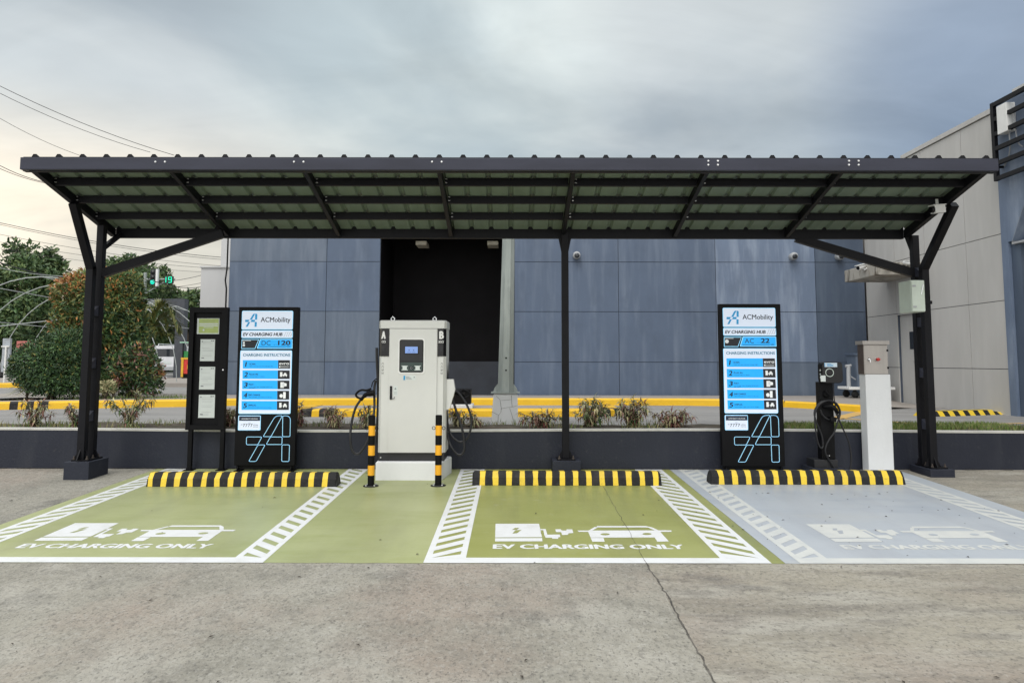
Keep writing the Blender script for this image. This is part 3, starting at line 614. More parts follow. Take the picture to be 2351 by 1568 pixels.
# lamp post on a cracked white plinth
py = 10.3; pb_ = P(1159, 990, py)
pl = thing('lamp_post', 'tapering galvanised steel lamp post on cracked white plinth', 'lamp post', (pb_.x, py, ZR))
x0, x1 = P(1127, 990, py).x, P(1190, 990, py).x; a0, a1 = P(1133, 903, py).x, P(1188, 903, py).x; zt = P(1160, 903, py).z
cxp = (x0 + x1) / 2; ca = (a0 + a1) / 2
mb = MB(pl); q = lambda c_, h, y: [(c_ - h, y - h), (c_ + h, y - h), (c_ + h, y + h), (c_ - h, y + h)]
mb.prismZ(q(cxp, (x1 - x0) / 2, py + .15), ZR, zt - .02, 0, q(ca, (a1 - a0) / 2, py + .15)); mb.prismZ(q(ca, (a1 - a0) / 2, py + .15), zt - .02, zt, 0, q(ca, (a1 - a0) / 2 - .02, py + .15)); mb.build('plinth', white_conc, pl)
mb = MB(pl)
def crackline(pts):
    for (u, v), (u2, v2) in zip(pts, pts[1:]):
        a, b = P(u, v, py), P(u2, v2, py); yy = lambda z: py + .15 - ((x1 - x0) / 2 + ((a1 - a0) / 2 - (x1 - x0) / 2) * (z - ZR) / (zt - .02 - ZR)) - .0015
        mb.bar((a.x, yy(a.z), a.z), (b.x, yy(b.z), b.z), .0045, .003)
for cr in ([(1139, 909), (1148, 917), (1151, 938), (1150, 946), (1144, 953), (1143, 986)], [(1150, 938), (1165, 935), (1180, 933), (1188, 930)], [(1174, 907), (1175, 925), (1176, 934)], [(1130, 945), (1144, 952)], [(1170, 936), (1177, 958), (1181, 975)], [(1151, 919), (1173, 917)]): crackline(cr)
mb.build('crack', mat('crack_dirt', (.075, .068, .058)), pl)
tpx = P(1168, 548, py).x; mb = MB(pl); nO = 8; ztop = 4.05
ph = lambda z: (ca + (tpx - ca) * (z - zt) / (3.3 - zt), .118 - .03 * (z - zt) / 2.6)
vs = []; fs = []
for i in range(7):
    z = zt + .012 + (ztop - zt) * i / 6; c_, r_ = ph(z); vs += [(c_ + r_ * math.cos(R(22.5 + 45 * j)), py + .15 + r_ * math.sin(R(22.5 + 45 * j)), z) for j in range(nO)]
for i in range(6): fs += [(i * 8 + j, i * 8 + (j + 1) % 8, i * 8 + 8 + (j + 1) % 8, i * 8 + 8 + j) for j in range(8)]
mb.add(vs, fs); mb.add(vs[-8:], [tuple(range(8))]); mb.build('pole', galv, pl)
mb = MB(pl); mb.box(ca - .2, ca + .2, py - .05, py + .35, zt, zt + .012)
for sx in (-1, 1): mb.plate([(ca + sx * .1, zt + .012), (ca + sx * .175, zt + .012), (ca + sx * .155, zt + .07), (ca + sx * .11, zt + .13)], py + .14, py + .16)
mb.build('base_plate', galv, pl)
zh = P(1162, 836, py).z; mb = MB(pl); c_, r_ = ph(zh); mb.plate(rrect(c_ - .045, c_ + .045, zh - .13, zh + .13, .044), py + .15 - r_ * .924 - .008, py + .15 - r_ * .9); ht = mb.build('access_hatch', galv, pl)
for s_ in (-1, 1): mb = MB(pl); mb.lathe((c_, py + .15 - r_ * .924 - .008, zh + s_ * .085), [(.013, -.004), (.013, 0)], 10, 0, 'y'); mb.build('screw', black_matt, ht)

# black cabinet on a white base on the island
p = P(1062, 933, 12.95)
ib = thing('black_cabinet', 'black box on white concrete base behind the charger cables', 'box', (p.x, 12.95, .535))
mb = MB(ib); mb.box(p.x - .35, p.x + .18, 12.85, 13.3, .536, .60, 0, .01); mb.build('base', white_conc, ib)
mb = MB(ib); mb.box(p.x - .28, p.x + .14, 12.9, 13.25, .602, .86, 0, .015); mb.build('case', black_matt, ib)
# ================================================================== canopy
cn_ = thing('charging_canopy', 'long black steel canopy with ribbed roof over the chargers', 'canopy', (0, 9, 0))
zb = lambda Y: 3.246 - .26 * (Y - 7.97)
XL, XR = -5.06, 5.00
YF, YB = 7.56, 9.2
mb = MB(cn_); mb.box(XL - .03, XR + .03, YF - .05, YF, 3.305, 3.434, 0, .006); fa = mb.build('fascia', fascia_m, cn_)
mb = MB(cn_); mb.box(XL - .03, XR + .03, YF, YF + .06, 3.300, 3.306, 0); mb.build('fascia_lip', steel_dark, cn_)
xs = [-5.03, -3.59, -2.18, -.77, .645, 2.05, 3.465, 4.97]
for x in xs:
    mb = MB(cn_); e = .03 if abs(x) > 4.5 else .022
    mb.plateX([(YF + .001, zb(YF) - .02), (YB + .04, zb(YB + .04) - .02), (YB + .04, zb(YB + .04) + .080), (YF + .001, zb(YF) + .072)], x - e, x + e); mb.build('rafter', steel_dark, cn_)
for Y in (7.97, 8.38, 8.79):
    for a, b in zip(xs, xs[1:]):
        mb = MB(cn_); mb.box(a + .031, b - .031, Y - .025, Y + .025, zb(Y), zb(Y) + .080); pu = mb.build('purlin', steel_dark, cn_)
        for dz in (.03, .07): mb = MB(cn_); mb.box(a + .04, a + .06, Y - .033, Y - .026, zb(Y) + dz - .004, zb(Y) + dz + .004); mb.build('bolt', bolt_m, pu)
mb = MB(cn_); mb.box(XL + .06, XR - .06, YB + .041, YB + .10, 2.885, 3.035); mb.build('rear_beam', steel_dark, cn_)
# ribbed sheet: plan profile along x, swept down the slope
prof = []; pit = .2472; x = XL - .02; first = XL + .10
k = 0
prof.append((XL - .02, 0))
while first + k * pit < XR - .02:
    c_ = first + k * pit; prof += [(c_ - .034, 0), (c_ - .016, .030), (c_ + .016, .030), (c_ + .034, 0)]; k += 1
prof.append((XR + .02, 0))
mb = MB(cn_); rows = [YF - .02, YF + .06, 8.0, 8.4, 8.8, YB + .038]; npf = len(prof)
for off, mi in ((.085, 1), (.088, 0)):
    vs = []; fs = []
    for Y in rows: vs += [(x, Y, zb(Y) + off + h) for x, h in prof]
    for i in range(len(rows) - 1):
        for j in range(npf - 1): q = i * npf + j; fs.append((q, q + 1, q + npf + 1, q + npf))
    mb.add(vs, fs, mi)
    if mi == 1: mb.m[:npf - 1] = [0] * (npf - 1)
for k_ in range(k):      # closures that fill the front ends of the ribs
    c_ = first + k_ * pit; z_ = zb(rows[0]) + .0855; mb.add([(c_ + a_, rows[0] + .004, z_ + h_) for a_, h_ in ((-.034, 0), (.034, 0), (.016, .030), (-.016, .030))], [(0, 1, 2, 3)], 0)
mb.build('roof_sheet', [sheet_top, sheet_under], cn_, fix=False)
spots = [(first + k_ * pit, Y) for Y in (7.97, 8.38, 8.79) for k_ in range(k)]; rest = MB(cn_); clip = None
for i, (x, Y) in enumerate(spots):
    if i >= 100: rest.box(x - .012, x + .012, Y - .032, Y - .0255, zb(Y) + .068, zb(Y) + .084); continue
    mb = MB(cn_); mb.box(x - .012, x + .012, Y - .032, Y - .0255, zb(Y) + .068, zb(Y) + .084); mb.build('sheet_clip', steel_dark, cn_)
struct(rest.build('sheet_clip', steel_dark, cn_), 'stuff')
for u in (368, 686, 1003, 1637, 1960):
    for du in (-11, 11):
        for v in ((370, 379) if u > 1100 else (372,)):
            p = P(u + du, v, YF - .05); mb = MB(cn_); mb.lathe(p, [(.009, -.008), (.012, 0)], 8, 0, 'y'); mb.build('bolt', bolt_m, fa)

def post(mb, x, y, z0, z1, h=.042): mb.box(x - h, x + h, y - h, y + h, z0, z1, 0, .006)
def column(cx, sgn, y0, w_, d_, z0, z1, px, off=0.0):
    """twin post column: concrete pedestal, base plate, posts, battens, braces"""
    mb = MB(cn_); mb.box(cx - w_ / 2, cx + w_ / 2, y0, y0 + d_, z0 - .05, z1, 0, .008); pe = mb.build('pedestal', slate, cn_)
    mb = MB(cn_); mb.box(cx - w_ / 2 + .045, cx + w_ / 2 - .045, y0 + .06, y0 + d_ - .05, z1, z1 + .018); bp = mb.build('base_plate', steel_dark, pe)
    for ax in (-1, 1):
        for ay in (.09, .5, .9):
            mb = MB(cn_); mb.lathe((cx + ax * (w_ / 2 - .07), y0 + .05 + ay * (d_ - .12), z1 + .018), [(.016, 0), (.016, .014), (.007, .015), (.007, .04)], 6, 0, 'z', False); mb.build('anchor_bolt', mat('rusty_bolt', (.07, .055, .045), .7), pe)
    cx += off
    yf, yr = y0 + d_ * .5 - .105, y0 + d_ * .5 + .085
    zbend = P(cx * 0 + px, 612, yf).z
    mb = MB(cn_); post(mb, cx, yf, z1 + .018, zbend); mb.build('front_post', steel_dark, cn_)
    mb = MB(cn_); post(mb, cx, yr, z1 + .018, zb(yr) - .02); mb.build('rear_post', steel_dark, cn_)
    mb = MB(cn_); mb.bar((cx, yf, zbend - .03), (cx, 8.31, zb(8.31) - .03), .08, .084, 0, (1, 0, 0)); mb.build('front_brace', steel_dark, cn_)
    mb = MB(cn_); mb.bar((cx - sgn * .03, yr + .0, zbend - .06), (cx - sgn * 1.43, yr + .12, zb(9.1) - .05), .08, .10); mb.build('long_brace', steel_dark, cn_)
    mb = MB(cn_); mb.bar((cx, yr + .03, 2.70), (cx - sgn * .05, YB + .05, 2.93), .05, .05); mb.build('knee_brace', steel_dark, cn_)
    zz_ = z1 + .45
    while zz_ < zbend - .1:
        mb = MB(cn_); mb.plateX([(yf + .042, zz_), (yr - .042, zz_ + .0), (yr - .042, zz_ + .12), (yf + .042, zz_ + .06)], cx - .03, cx + .03); zz_ += .62
        mb.build('batten', fascia_m, cn_)
    for ax in (-1, 1):
        for yy in (yf, yr): mb = MB(cn_); mb.plate([(cx + ax * .042, z1 + .018), (cx + ax * .095, z1 + .018), (cx + ax * .042, z1 + .13)], yy - .006, yy + .006); mb.build('gusset', steel_dark, cn_)
    mb = MB(cn_); mb.plateX([(yf - .042, z1 + .018), (yf - .11, z1 + .018), (yf - .042, z1 + .13)], cx - .006, cx + .006); mb.build('gusset', steel_dark, cn_)
    return yf, yr
gl = PG(173, 1101.7); zl0 = gl.z; zl1 = P(175, 1060.5, gl.y).z; cxl = (P(144.7, 1100, gl.y).x + P(202, 1100, gl.y).x) / 2
YLF, YLR = column(cxl, -1, gl.y, .29, .42, zl0, zl1, 212)
gr_ = PG(2165, 1096); zr0 = gr_.z; zr1 = P(2165, 1078, gr_.y).z; cxr = (P(2137, 1095, gr_.y).x + P(2193.5, 1095, gr_.y).x) / 2
YRF, YRR = column(cxr, 1, gr_.y, .29, .46, zr0, zr1, 2128, -.045)
# centre post
cxm = P(1299, 1050, 9.2).x; xt = .645
mb = MB(cn_); mb.box(cxm - .17, cxm + .17, 9.04, 9.375, -.05, .145, 0, .006); pe = mb.build('pedestal', slate, cn_)
mb = MB(cn_); mb.box(cxm - .11, cxm + .11, 9.09, 9.33, .145, .16); mb.build('base_plate', steel_dark, pe)
for ax in (-1, 1):
    mb = MB(cn_); mb.lathe((cxm + ax * .085, 9.12, .16), [(.015, 0), (.015, .014), (.007, .015), (.007, .04)], 6, 0, 'z', False); mb.build('anchor_bolt', mat('rusty_bolt', (.07, .055, .045)), pe)
mb = MB(cn_); mb.box(cxm - .043, cxm + .043, 9.165, 9.24, .16, 2.95, 0, .006); mb.build('centre_post', steel_dark, cn_)
mb = MB(cn_)
for ax in (-1, 1): mb.plate([(cxm + ax * .043, .16), (cxm + ax * .1, .16), (cxm + ax * .043, .26)], 9.2, 9.21); mb.plate([(cxm + ax * .043, 2.88), (cxm + ax * .08, 2.88), (cxm + ax * .043, 2.70)], 9.2, 9.21)
mb.build('gusset', steel_dark, cn_)

# camera and junction box on the right column
cp = P(2152, 481, 8.26)
fc = thing('security_camera', 'boxy white camera under roof at top of right column', 'camera', cp)
mb = MB(fc); d = Vector((-.95, -.2, -.10)).normalized(); mb.bar(cp - d * .075, cp + d * .06, .078, .085); mb.bar(cp - d * .085 + Vector((0, 0, .047)), cp + d * .085 + Vector((0, 0, .047)), .09, .008); mb.build('body', white_pl, fc)
mb = MB(fc); mb.tube([cp + d * .061, cp + d * .09], [.039, .034], 16); mb.build('lens', black_gloss, fc)
mb = MB(fc); mb.bar(cp + Vector((.03, .05, .05)), cp + Vector((.05, .09, .13)), .03, .03); mb.build('bracket', white_pl, fc)
jy = 8.66; ja, jb = P(2095, 716, jy), P(2122.5, 643, jy)
jb_ = thing('junction_box', 'pale green steel junction box fixed to right canopy column', 'junction box', (ja.x, jy, ja.z))
mb = MB(jb_); mb.box(ja.x, jb.x, jy + .02, jy + .29, ja.z, jb.z, 0, .005); mb.build('case', green_box, jb_)
mb = MB(jb_); mb.box(ja.x + .003, jb.x - .003, jy, jy + .0195, ja.z + .006, jb.z - .006, 0, .005); dr = mb.build('door', green_box, jb_)
mb = MB(jb_)
for z in (ja.z + .06, jb.z - .07): mb.box(ja.x + .012, ja.x + .05, jy - .006, jy, z - .01, z + .01)
mb.build('hinge', grey_pl, dr)
mb = MB(jb_); mb.bar((jb.x - .05, jy - .005, jb.z - .17), (jb.x - .02, jy - .005, jb.z - .05), .008, .006); mb.build('handle', chrome, dr)
mb = MB(jb_); mb.box(jb.x, cxr - .088, jy + .1, jy + .2, ja.z + .1, ja.z + .14); mb.build('bracket', steel_dark, jb_)
# ================================================================== totem signs
def CR(x, y): return x, y
LOGO = [[(595, 905), (775, 610), (800, 575), (830, 553), (865, 545), (941, 540), (735, 905)], [(946, 545), (1010, 543), (1048, 552), (1074, 580), (1082, 620), (1074, 905), (940, 905)], [(300, 910), (575, 910), (500, 1045), (297, 1045)],
        [(725, 910), (935, 910), (930, 1040), (650, 1040)], [(505, 1047), (632, 1047), (470, 1332), (340, 1332)], [(930, 1045), (1065, 1045), (1055, 1332), (925, 1332)]]
CARI = [[(.1, .25), (.9, .25), (.95, .55), (.78, .62), (.7, .95), (.3, .95), (.22, .62), (.05, .55)], [(.12, .05), (.3, .05), (.3, .25), (.12, .25)], [(.7, .05), (.88, .05), (.88, .25), (.7, .25)]]
def totem(label, x0, x1, y, u_top, kind):
    """x0..x1 at the face; local frame: x across, z up from the foot, face at y = 0"""
    W_ = x1 - x0; gz = zs(y); zt = u_top - gz
    t = thing('charging_sign', label, 'sign', ((x0 + x1) / 2, y, gz), 'tall charging instruction signs')
    z0, z1 = .075, zt; H_ = z1 - z0
    # photo frame: left edge 575 - 35 (y-200)/1145, width 444, top 200, bottom 1345
    def S(px, py):
        left = 575 - 35 * (py - 200) / 1145
        return ((px - left) / 444 - .5) * W_, z1 - (py - 200) / 1145 * H_
    def B(cx, cy): return S((860 + cx / 4.752 - 600) * 1.96, (1440 + cy / 4.752 - 1050) * 1.96)
    mb = MB(); mb.box(-W_ / 2, W_ / 2, 0, .09, z0, z1, 0, .006); body = mb.build('sign_case', black_matt, t)
    mb = MB(); mb.box(-W_ / 2 + .02, W_ / 2 - .02, .03, .08, .03, z0); mb.build('plinth', black_matt, t)
    for sx in (-1, 1):
        mb = MB(); mb.box(sx * W_ * .44 - .03, sx * W_ * .44 + .03, -.05, .15, 0, .02); mb.plateX([(-.03, .02), (.028, .02), (.028, .075), (.015, .075)], sx * W_ * .44 - .004, sx * W_ * .44 + .004); mb.build('foot', black_matt, t)
    pl_ = lambda a, b, lay: [S(*q) for q in ((a, b),)]
    def panel(nm, ax, ay, bx, by, m, lay, r=.01):
        (xa, za), (xb, zb_) = S(ax, by), S(bx, ay); xa2 = S(ax, ay)[0]; mb = MB(); mb.plate(rrect(min(xa, xa2), xb, za, zb_, r), -lay, -lay + .004); return mb.build(nm, m, t)
    F = lambda lay: (lambda a, b: (a, -lay, b))
    def edge_panel(nm, ax, ay, bx, by, r=.012):
        panel('light_edge', ax - 3, ay - 3, bx + 3, by + 3, sign_edge, .003, r + .003)
        return panel(nm, ax, ay, bx, by, sign_white, .005, r)
    head = edge_panel('brand_panel', 602, 231, 976, 362)
    mb = MB()   # logo
    lx0, lz0 = S(621, 345); lx1, lz1 = S(713, 249)
    for pth in LOGO:
        mb.plate([(lx0 + (cx - 297) / (1082 - 297) * (lx1 - lx0), lz0 + (1332 - cy) / (1332 - 540) * (lz1 - lz0)) for cx, cy in pth], -.0075, -.0055)
    mb.build('logo', mat('logo_blue', (.01, .30, .62), .4, emit=.12), head)
    mb = MB(); a, b = S(738, 310); c_, _ = S(958, 310); text(mb, 'ACMobility', a, c_, b, .058, F(.0062), 0, .008); mb.build('lettering', sign_ink, head)
    hub = edge_panel('title_panel', 598, 374, 973, 424)
    mb = MB(); a, b = S(607, 411); c_, _ = S(897, 411); text(mb, 'EV CHARGING HUB', a, c_, b, .037, F(.0062), 0, .024, .18); mb.build('lettering', sign_ink, hub)
    mb = MB()
    for i in range(4):
        p1, p2 = S(909 + i * 16, 417), S(926 + i * 16, 381); mb.plate([(p1[0], p1[1]), (p1[0] + .003, p1[1]), (p2[0] + .003, p2[1]), (p2[0], p2[1])], -.0065, -.0055)
    mb.build('stripe', ink_grey, hub)
    # rating row
    mb = MB(); mb.plate([S(594, 506), S(696, 506), S(725, 436), S(597, 436)], -.004, 0); rt = mb.build('socket_panel', sign_edge, t)
    mb = MB(); mb.plate([S(598, 502), S(693, 502), S(720, 440), S(600, 440)], -.0055, -.0035); mb.build('panel_face', sign_ink, rt)
    mb = MB()
    for (cx, cy, r) in (((613, 462, .013), (613, 480, .015)) if kind == 'DC' else ((616, 468, .024),)):
        p = S(cx, cy); mb.lathe((p[0], -.0058, p[1]), [(r * .62, -.001), (r, -.001), (r, 0), (r * .62, 0)], 16, 0, 'y')
        for k_ in range(5): an_ = R(72 * k_ + 90); mb.lathe((p[0] + r * .45 * math.cos(an_), -.0058, p[1] + r * .45 * math.sin(an_)), [(r * .17, -.001), (r * .17, 0)], 8, 0, 'y')
    a, b = S(600, 446); c_, _ = S(665, 446); mb.plate([(a, b - .003), (c_, b - .003), (c_, b + .003), (a, b + .003)], -.0065, -.0056)
    mb.build('socket_symbol', mat('sign_symbol_white', (.7, .72, .72), .5, emit=.25), rt)
    mb = MB(); mb.plate([S(708, 504), S(972, 504), S(973, 434), S(733, 434)], -.004, 0); rb = mb.build('rating_panel', sign_edge, t)
    mb = MB(); mb.plate([S(714, 500), S(968, 500), S(969, 438), S(737, 438)], -.0055, -.0035); mb.build('panel_face', sign_cyan, rb)
    mb = MB()
    a, b = S(744, 480); c_, _ = S(811, 480); text(mb, kind, a, c_, b, .056, F(.006), 0, -.022)
    a, b = S(868 if kind == 'DC' else 862, 478); c_, _ = S(956 if kind == 'DC' else 922, 478); text(mb, '120' if kind == 'DC' else '22', a, c_, b, .054, F(.006), 0, .03)
    a, b = S(830, 478); c_, _ = S(862, 478); text(mb, 'up to', a, c_, b, .010, F(.006), 0, -.005)
    a, b = S(931, 494); c_, _ = S(954, 494); text(mb, 'kW', a, c_, b, .015, F(.006), 0, .02)
    a, b = S(727, 493); c_, _ = S(924, 493); mb.plate([(a, b - .0025), (c_, b - .0025), (c_, b + .0025), (a, b + .0025)], -.0066, -.0056)
    mb.build('lettering', sign_ink, rb)
    ins = edge_panel('instruction_panel', 590, 520, 967, 972)
    mb = MB(); a, b = S(607, 560); c_, _ = S(956, 560); text(mb, 'CHARGING INSTRUCTIONS', a, c_, b, .033, F(.006), 0, .018); mb.build('lettering', mat('title_teal', (.02, .20, .34), .5), ins)
    rows_ = [(588, 649, 'SCAN.', 'Open the app and scan charger QR.'), (662, 723, 'PLUG IN.', 'Connect cable to vehicle.'), (735, 797, 'PAY.', 'On the app, input charging session, pay'), (809, 872, 'END CHARGE.', 'After charging, end session on the app.'), (883, 946, 'UNPLUG.', 'Disconnect cable and return safely.')]
    for i, (ya, yb, tt, sub) in enumerate(rows_):
        sh = -35 * (ya - 590) / 1145
        mb = MB(); mb.plate([S(606 + sh, yb), S(866 + sh, yb), S(866 + sh, ya), S(606 + sh, ya)], -.0075, -.005); row = mb.build('step_bar', sign_cyan, ins)
        mb = MB()
        a, b = S(618 + sh, yb - 14); c_, _ = S(642 + sh - (13 if i == 0 else 0), yb - 14); a += .008 if i == 0 else 0; text(mb, str(i + 1), a, c_, b, .056, F(.008), 0, .02, .16)
        a, b = S(655 + sh, yb - 27); text(mb, tt, a, a + .0115 * len(tt) + .02, b, .020, F(.008), 0, .012)
        a, b = S(655 + sh, yb - 14); c_, _ = S((655 + 175 if i != 1 else 770) + sh, yb - 14); text(mb, sub, a, c_, b, .009, F(.008), 0, .004)
        if i == 2: text(mb, 'and confirm.', a, a + .085, b - .015, .009, F(.008), 0, .004)
        mb.build('lettering', sign_ink, row)
        mb = MB(); mb.plate([S(867 + sh, yb), S(954 + sh, yb), S(954 + sh, ya), S(867 + sh, ya)], -.0076, -.005); ic = mb.build('symbol_tile', sign_ink, ins)
        mb = MB(); xa, za = S(867 + sh, yb); xb, zb_ = S(954 + sh, ya); wq, hq = xb - xa, zb_ - za
        def pc(lst, ox, oz, sx, sz):
            for pth in lst: mb.plate([(xa + (ox + x * sx) * wq, za + (oz + z * sz) * hq) for x, z in pth], -.0088, -.0076)
        box_ = [[(0, 0), (1, 0), (1, 1), (0, 1)]]
        if i == 0: text(mb, 'evro', xa + wq * .08, xb - wq * .06, za + hq * .46, .034, F(.0082), 0, .018); pc(box_, .08, .12, .84, .04); pc(box_, .08, .27, .84, .03); pc(box_, .08, .16, .1, .11)
        if i in (1, 4): pc(box_, .18, .25, .2, .55); pc(CARI, .42 if i == 1 else .48, .24, .4, .5); pc(box_, .38, .42, .08 if i == 1 else .05, .1)
        if i == 2: pc(box_, .24, .15, .3, .66); pc([[(0, .2), (.3, 0), (1, .1), (1, .7), (.3, .9), (0, .6)]], .42, .3, .36, .5)
        if i == 3: pc(box_, .50, .12, .22, .74); pc([[(.5 + .5 * math.cos(k_), .5 + .5 * math.sin(k_)) for k_ in (R(30 * q_) for q_ in range(12))]], .18, .2, .3, .44)
        mb.build('symbol', mat('sign_symbol_white', (.7, .72, .72)), ic)
    cd = edge_panel('helpline_panel', 576, 990, 735, 1090, .008)
    mb = MB(); mb.plate([S(579, 1024), S(733, 1024), S(734, 992), S(580, 992)], -.0075, -.005); hh = mb.build('heading_band', mat('helpline_navy', (.006, .02, .05), .5), cd)
    mb = MB(); a, b = S(597, 1014); c_, _ = S(716, 1014); text(mb, 'ACMOBILITY HELPLINE', a, c_, b, .012, F(.008), 0, .01); mb.build('lettering', mat('sign_symbol_white', (.7, .72, .72)), hh)
    mb = MB(); a, b = S(606, 1068); c_, _ = S(678, 1068); text(mb, '7777', a, c_, b, .036, F(.0062), 0, .0)
    a, b = S(682, 1058); c_, _ = S(718, 1058); text(mb, '2256', a, c_, b, .013, F(.0062)); a, b = S(682, 1070); text(mb, '2255', a, c_, b, .010, F(.0062))
    a, b = S(591, 1056); c_, _ = S(603, 1056); text(mb, '02', a, c_, b, .012, F(.0062)); a, b = S(644, 1042); c_, _ = S(666, 1042); text(mb, 'CALL', a, c_, b, .007, F(.0062)); mb.build('lettering', sign_ink, cd)
    # big outlined letter mark
    mb = MB()
    for pth in LOGO:
        pts = []
        for i in range(len(pth)):
            a, b, c2 = Vector(pth[i - 1]), Vector(pth[i]), Vector(pth[(i + 1) % len(pth)])
            ra = min(22, (a - b).length * .3); rc = min(22, (c2 - b).length * .3)
            p1 = b + (a - b).normalized() * ra; p2 = b + (c2 - b).normalized() * rc
            pts += [p1, (p1 + 2 * b + p2) / 4, p2]
        q_ = [B(p.x, p.y) for p in pts]; n_ = len(q_); wd = .0038
        for i in range(n_):
            a, b = Vector((q_[i][0], -.003, q_[i][1])), Vector((q_[(i + 1) % n_][0], -.003, q_[(i + 1) % n_][1]))
            if (b - a).length > 1e-5: e = (b - a).normalized() * .0015; mb.bar(a - e, b + e, .004, wd * 1.6, 0, (b - a).cross(Vector((0, 1, 0))))
    mb.build('outlined_mark', mat('outline_light', (.25, .55, .75), .4, emit=.42, ecol=(.45, .78, 1.0)), t)
    return t
sy = 9.16
totem('tall black sign reading DC 120 left of the white charger', P(543, 880, sy).x, P(681, 880, sy).x, sy, P(616, 705, sy).z, 'DC')
totem('tall black sign reading AC 22 left of the small charging post', P(1655, 880, sy).x, P(1797, 880, sy).x, sy, P(1720, 698, sy).z, 'AC')

# ------------------------------------------------------------------ notice board with four papers
ny = 9.24; nx0, nx1 = P(430, 850, ny).x, P(518.5, 850, ny).x; nz0, nz1 = P(473, 987, ny).z, P(473, 705.5, ny).z; gz = zs(ny)
nb_ = thing('notice_board', 'narrow black framed notice board on two legs left of signs', 'notice board', ((nx0 + nx1) / 2, ny, gz))
fw = .058; mb = MB(nb_)
mb.box(nx0, nx0 + fw, ny, ny + .07, nz0, nz1, 0, .004); mb.box(nx1 - fw - .02, nx1, ny, ny + .07, nz0, nz1, 0, .004); mb.box(nx0 + fw, nx1 - fw - .02, ny + .001, ny + .069, nz1 - .065, nz1 - .001); mb.box(nx0 + fw, nx1 - fw - .02, ny + .001, ny + .069, nz0 + .001, nz0 + .06); mb.build('frame', black_matt, nb_)
mb = MB(nb_); mb.box(nx0 + fw, nx1 - fw - .02, ny + .045, ny + .06, nz0 + .06, nz1 - .065); mb.build('back_panel', black_matt, nb_)
mb = MB(nb_); mb.lathe((nx1 - .035, ny, (nz0 + nz1) / 2 - .02), [(.009, -.004), (.009, 0)], 10, 0, 'y'); mb.build('lock', chrome, nb_)
for u in (434, 508):
    x = P(u, 1030, ny).x; mb = MB(nb_); mb.box(x - .024, x + .024, ny + .012, ny + .06, gz + .012, nz0); lg = mb.build('leg', black_matt, nb_)
    mb = MB(nb_); mb.box(x - .055, x + .055, ny - .03, ny + .1, gz, gz + .012); mb.plate([(x - .024, gz + .012), (x - .045, gz + .012), (x - .024, gz + .06)], ny + .03, ny + .036); mb.plate([(x + .024, gz + .012), (x + .045, gz + .012), (x + .024, gz + .06)], ny + .03, ny + .036); mb.build('foot_plate', black_matt, lg)
labs = ['green certificate at the top of black notice board', 'white printed sheet second from top in black notice board', 'white printed sheet third from top in black notice board', 'white printed sheet at the bottom of black notice board']
for i, (ua, va, ub, vb) in enumerate(((452, 731, 504, 767), (459, 779, 494, 829), (457, 842, 494, 894), (455, 906, 494, 959))):
    yy = ny + .044; a, b = P(ua, vb, yy), P(ub, va, yy); t = thing('notice_sheet', labs[i], 'notice', (a.x, yy, a.z), 'papers in the notice board')
    mb = MB(t); mb.box(a.x, b.x, yy - .002, yy, a.z, b.z); pp = mb.build('paper', paper_w, t)
    wq, hq = b.x - a.x, b.z - a.z; mb = MB(t)
    if i == 0:
        mb.box(a.x + wq * .08, b.x - wq * .03, yy - .0034, yy - .0022, a.z + hq * .06, b.z - hq * .03); mb.build('green_field', paper_g, pp); mb = MB(t)
        for f0, f1, g0, g1 in ((.1, .95, .62, .69), (.1, .95, .5, .57), (.3, .75, .40, .44)): mb.box(a.x + wq * f0, a.x + wq * f1, yy - .0048, yy - .0036, a.z + hq * g0, a.z + hq * g1)
        mb.lathe((a.x + wq * .3, yy - .0036, a.z + hq * .25), [(.008, -.001), (.013, -.001), (.013, 0), (.008, 0)], 14, 0, 'y'); mb.build('print', paper_w, pp)
        mb = MB(t); text(mb, 'CERTIFICATE', a.x + wq * .2, a.x + wq * .8, a.z + hq * .80, .009, lambda x_, z_: (x_, yy - .0038, z_)); mb.build('lettering', ink_grey, pp)
    else:
        rr = random.Random(i)
        for k_ in range(9 + i):
            z = b.z - hq * (.12 + .07 * k_); 
            if rr.random() < .65: mb.box(a.x + wq * (.12 + .1 * rr.random()), b.x - wq * (.1 + .35 * rr.random() ** 2), yy - .0030, yy - .0022, z - .0012, z + .0012)
        for f0, g0 in ((.08, .87), (.72, .9), (.84, .9)): mb.box(a.x + wq * f0, a.x + wq * (f0 + .09), yy - .003, yy - .0022, a.z + hq * g0, a.z + hq * (g0 + .05))
        mb.box(a.x + wq * .1, a.x + wq * .28, yy - .003, yy - .0022, a.z + hq * .12, a.z + hq * .17); mb.build('print', ink_grey, pp)

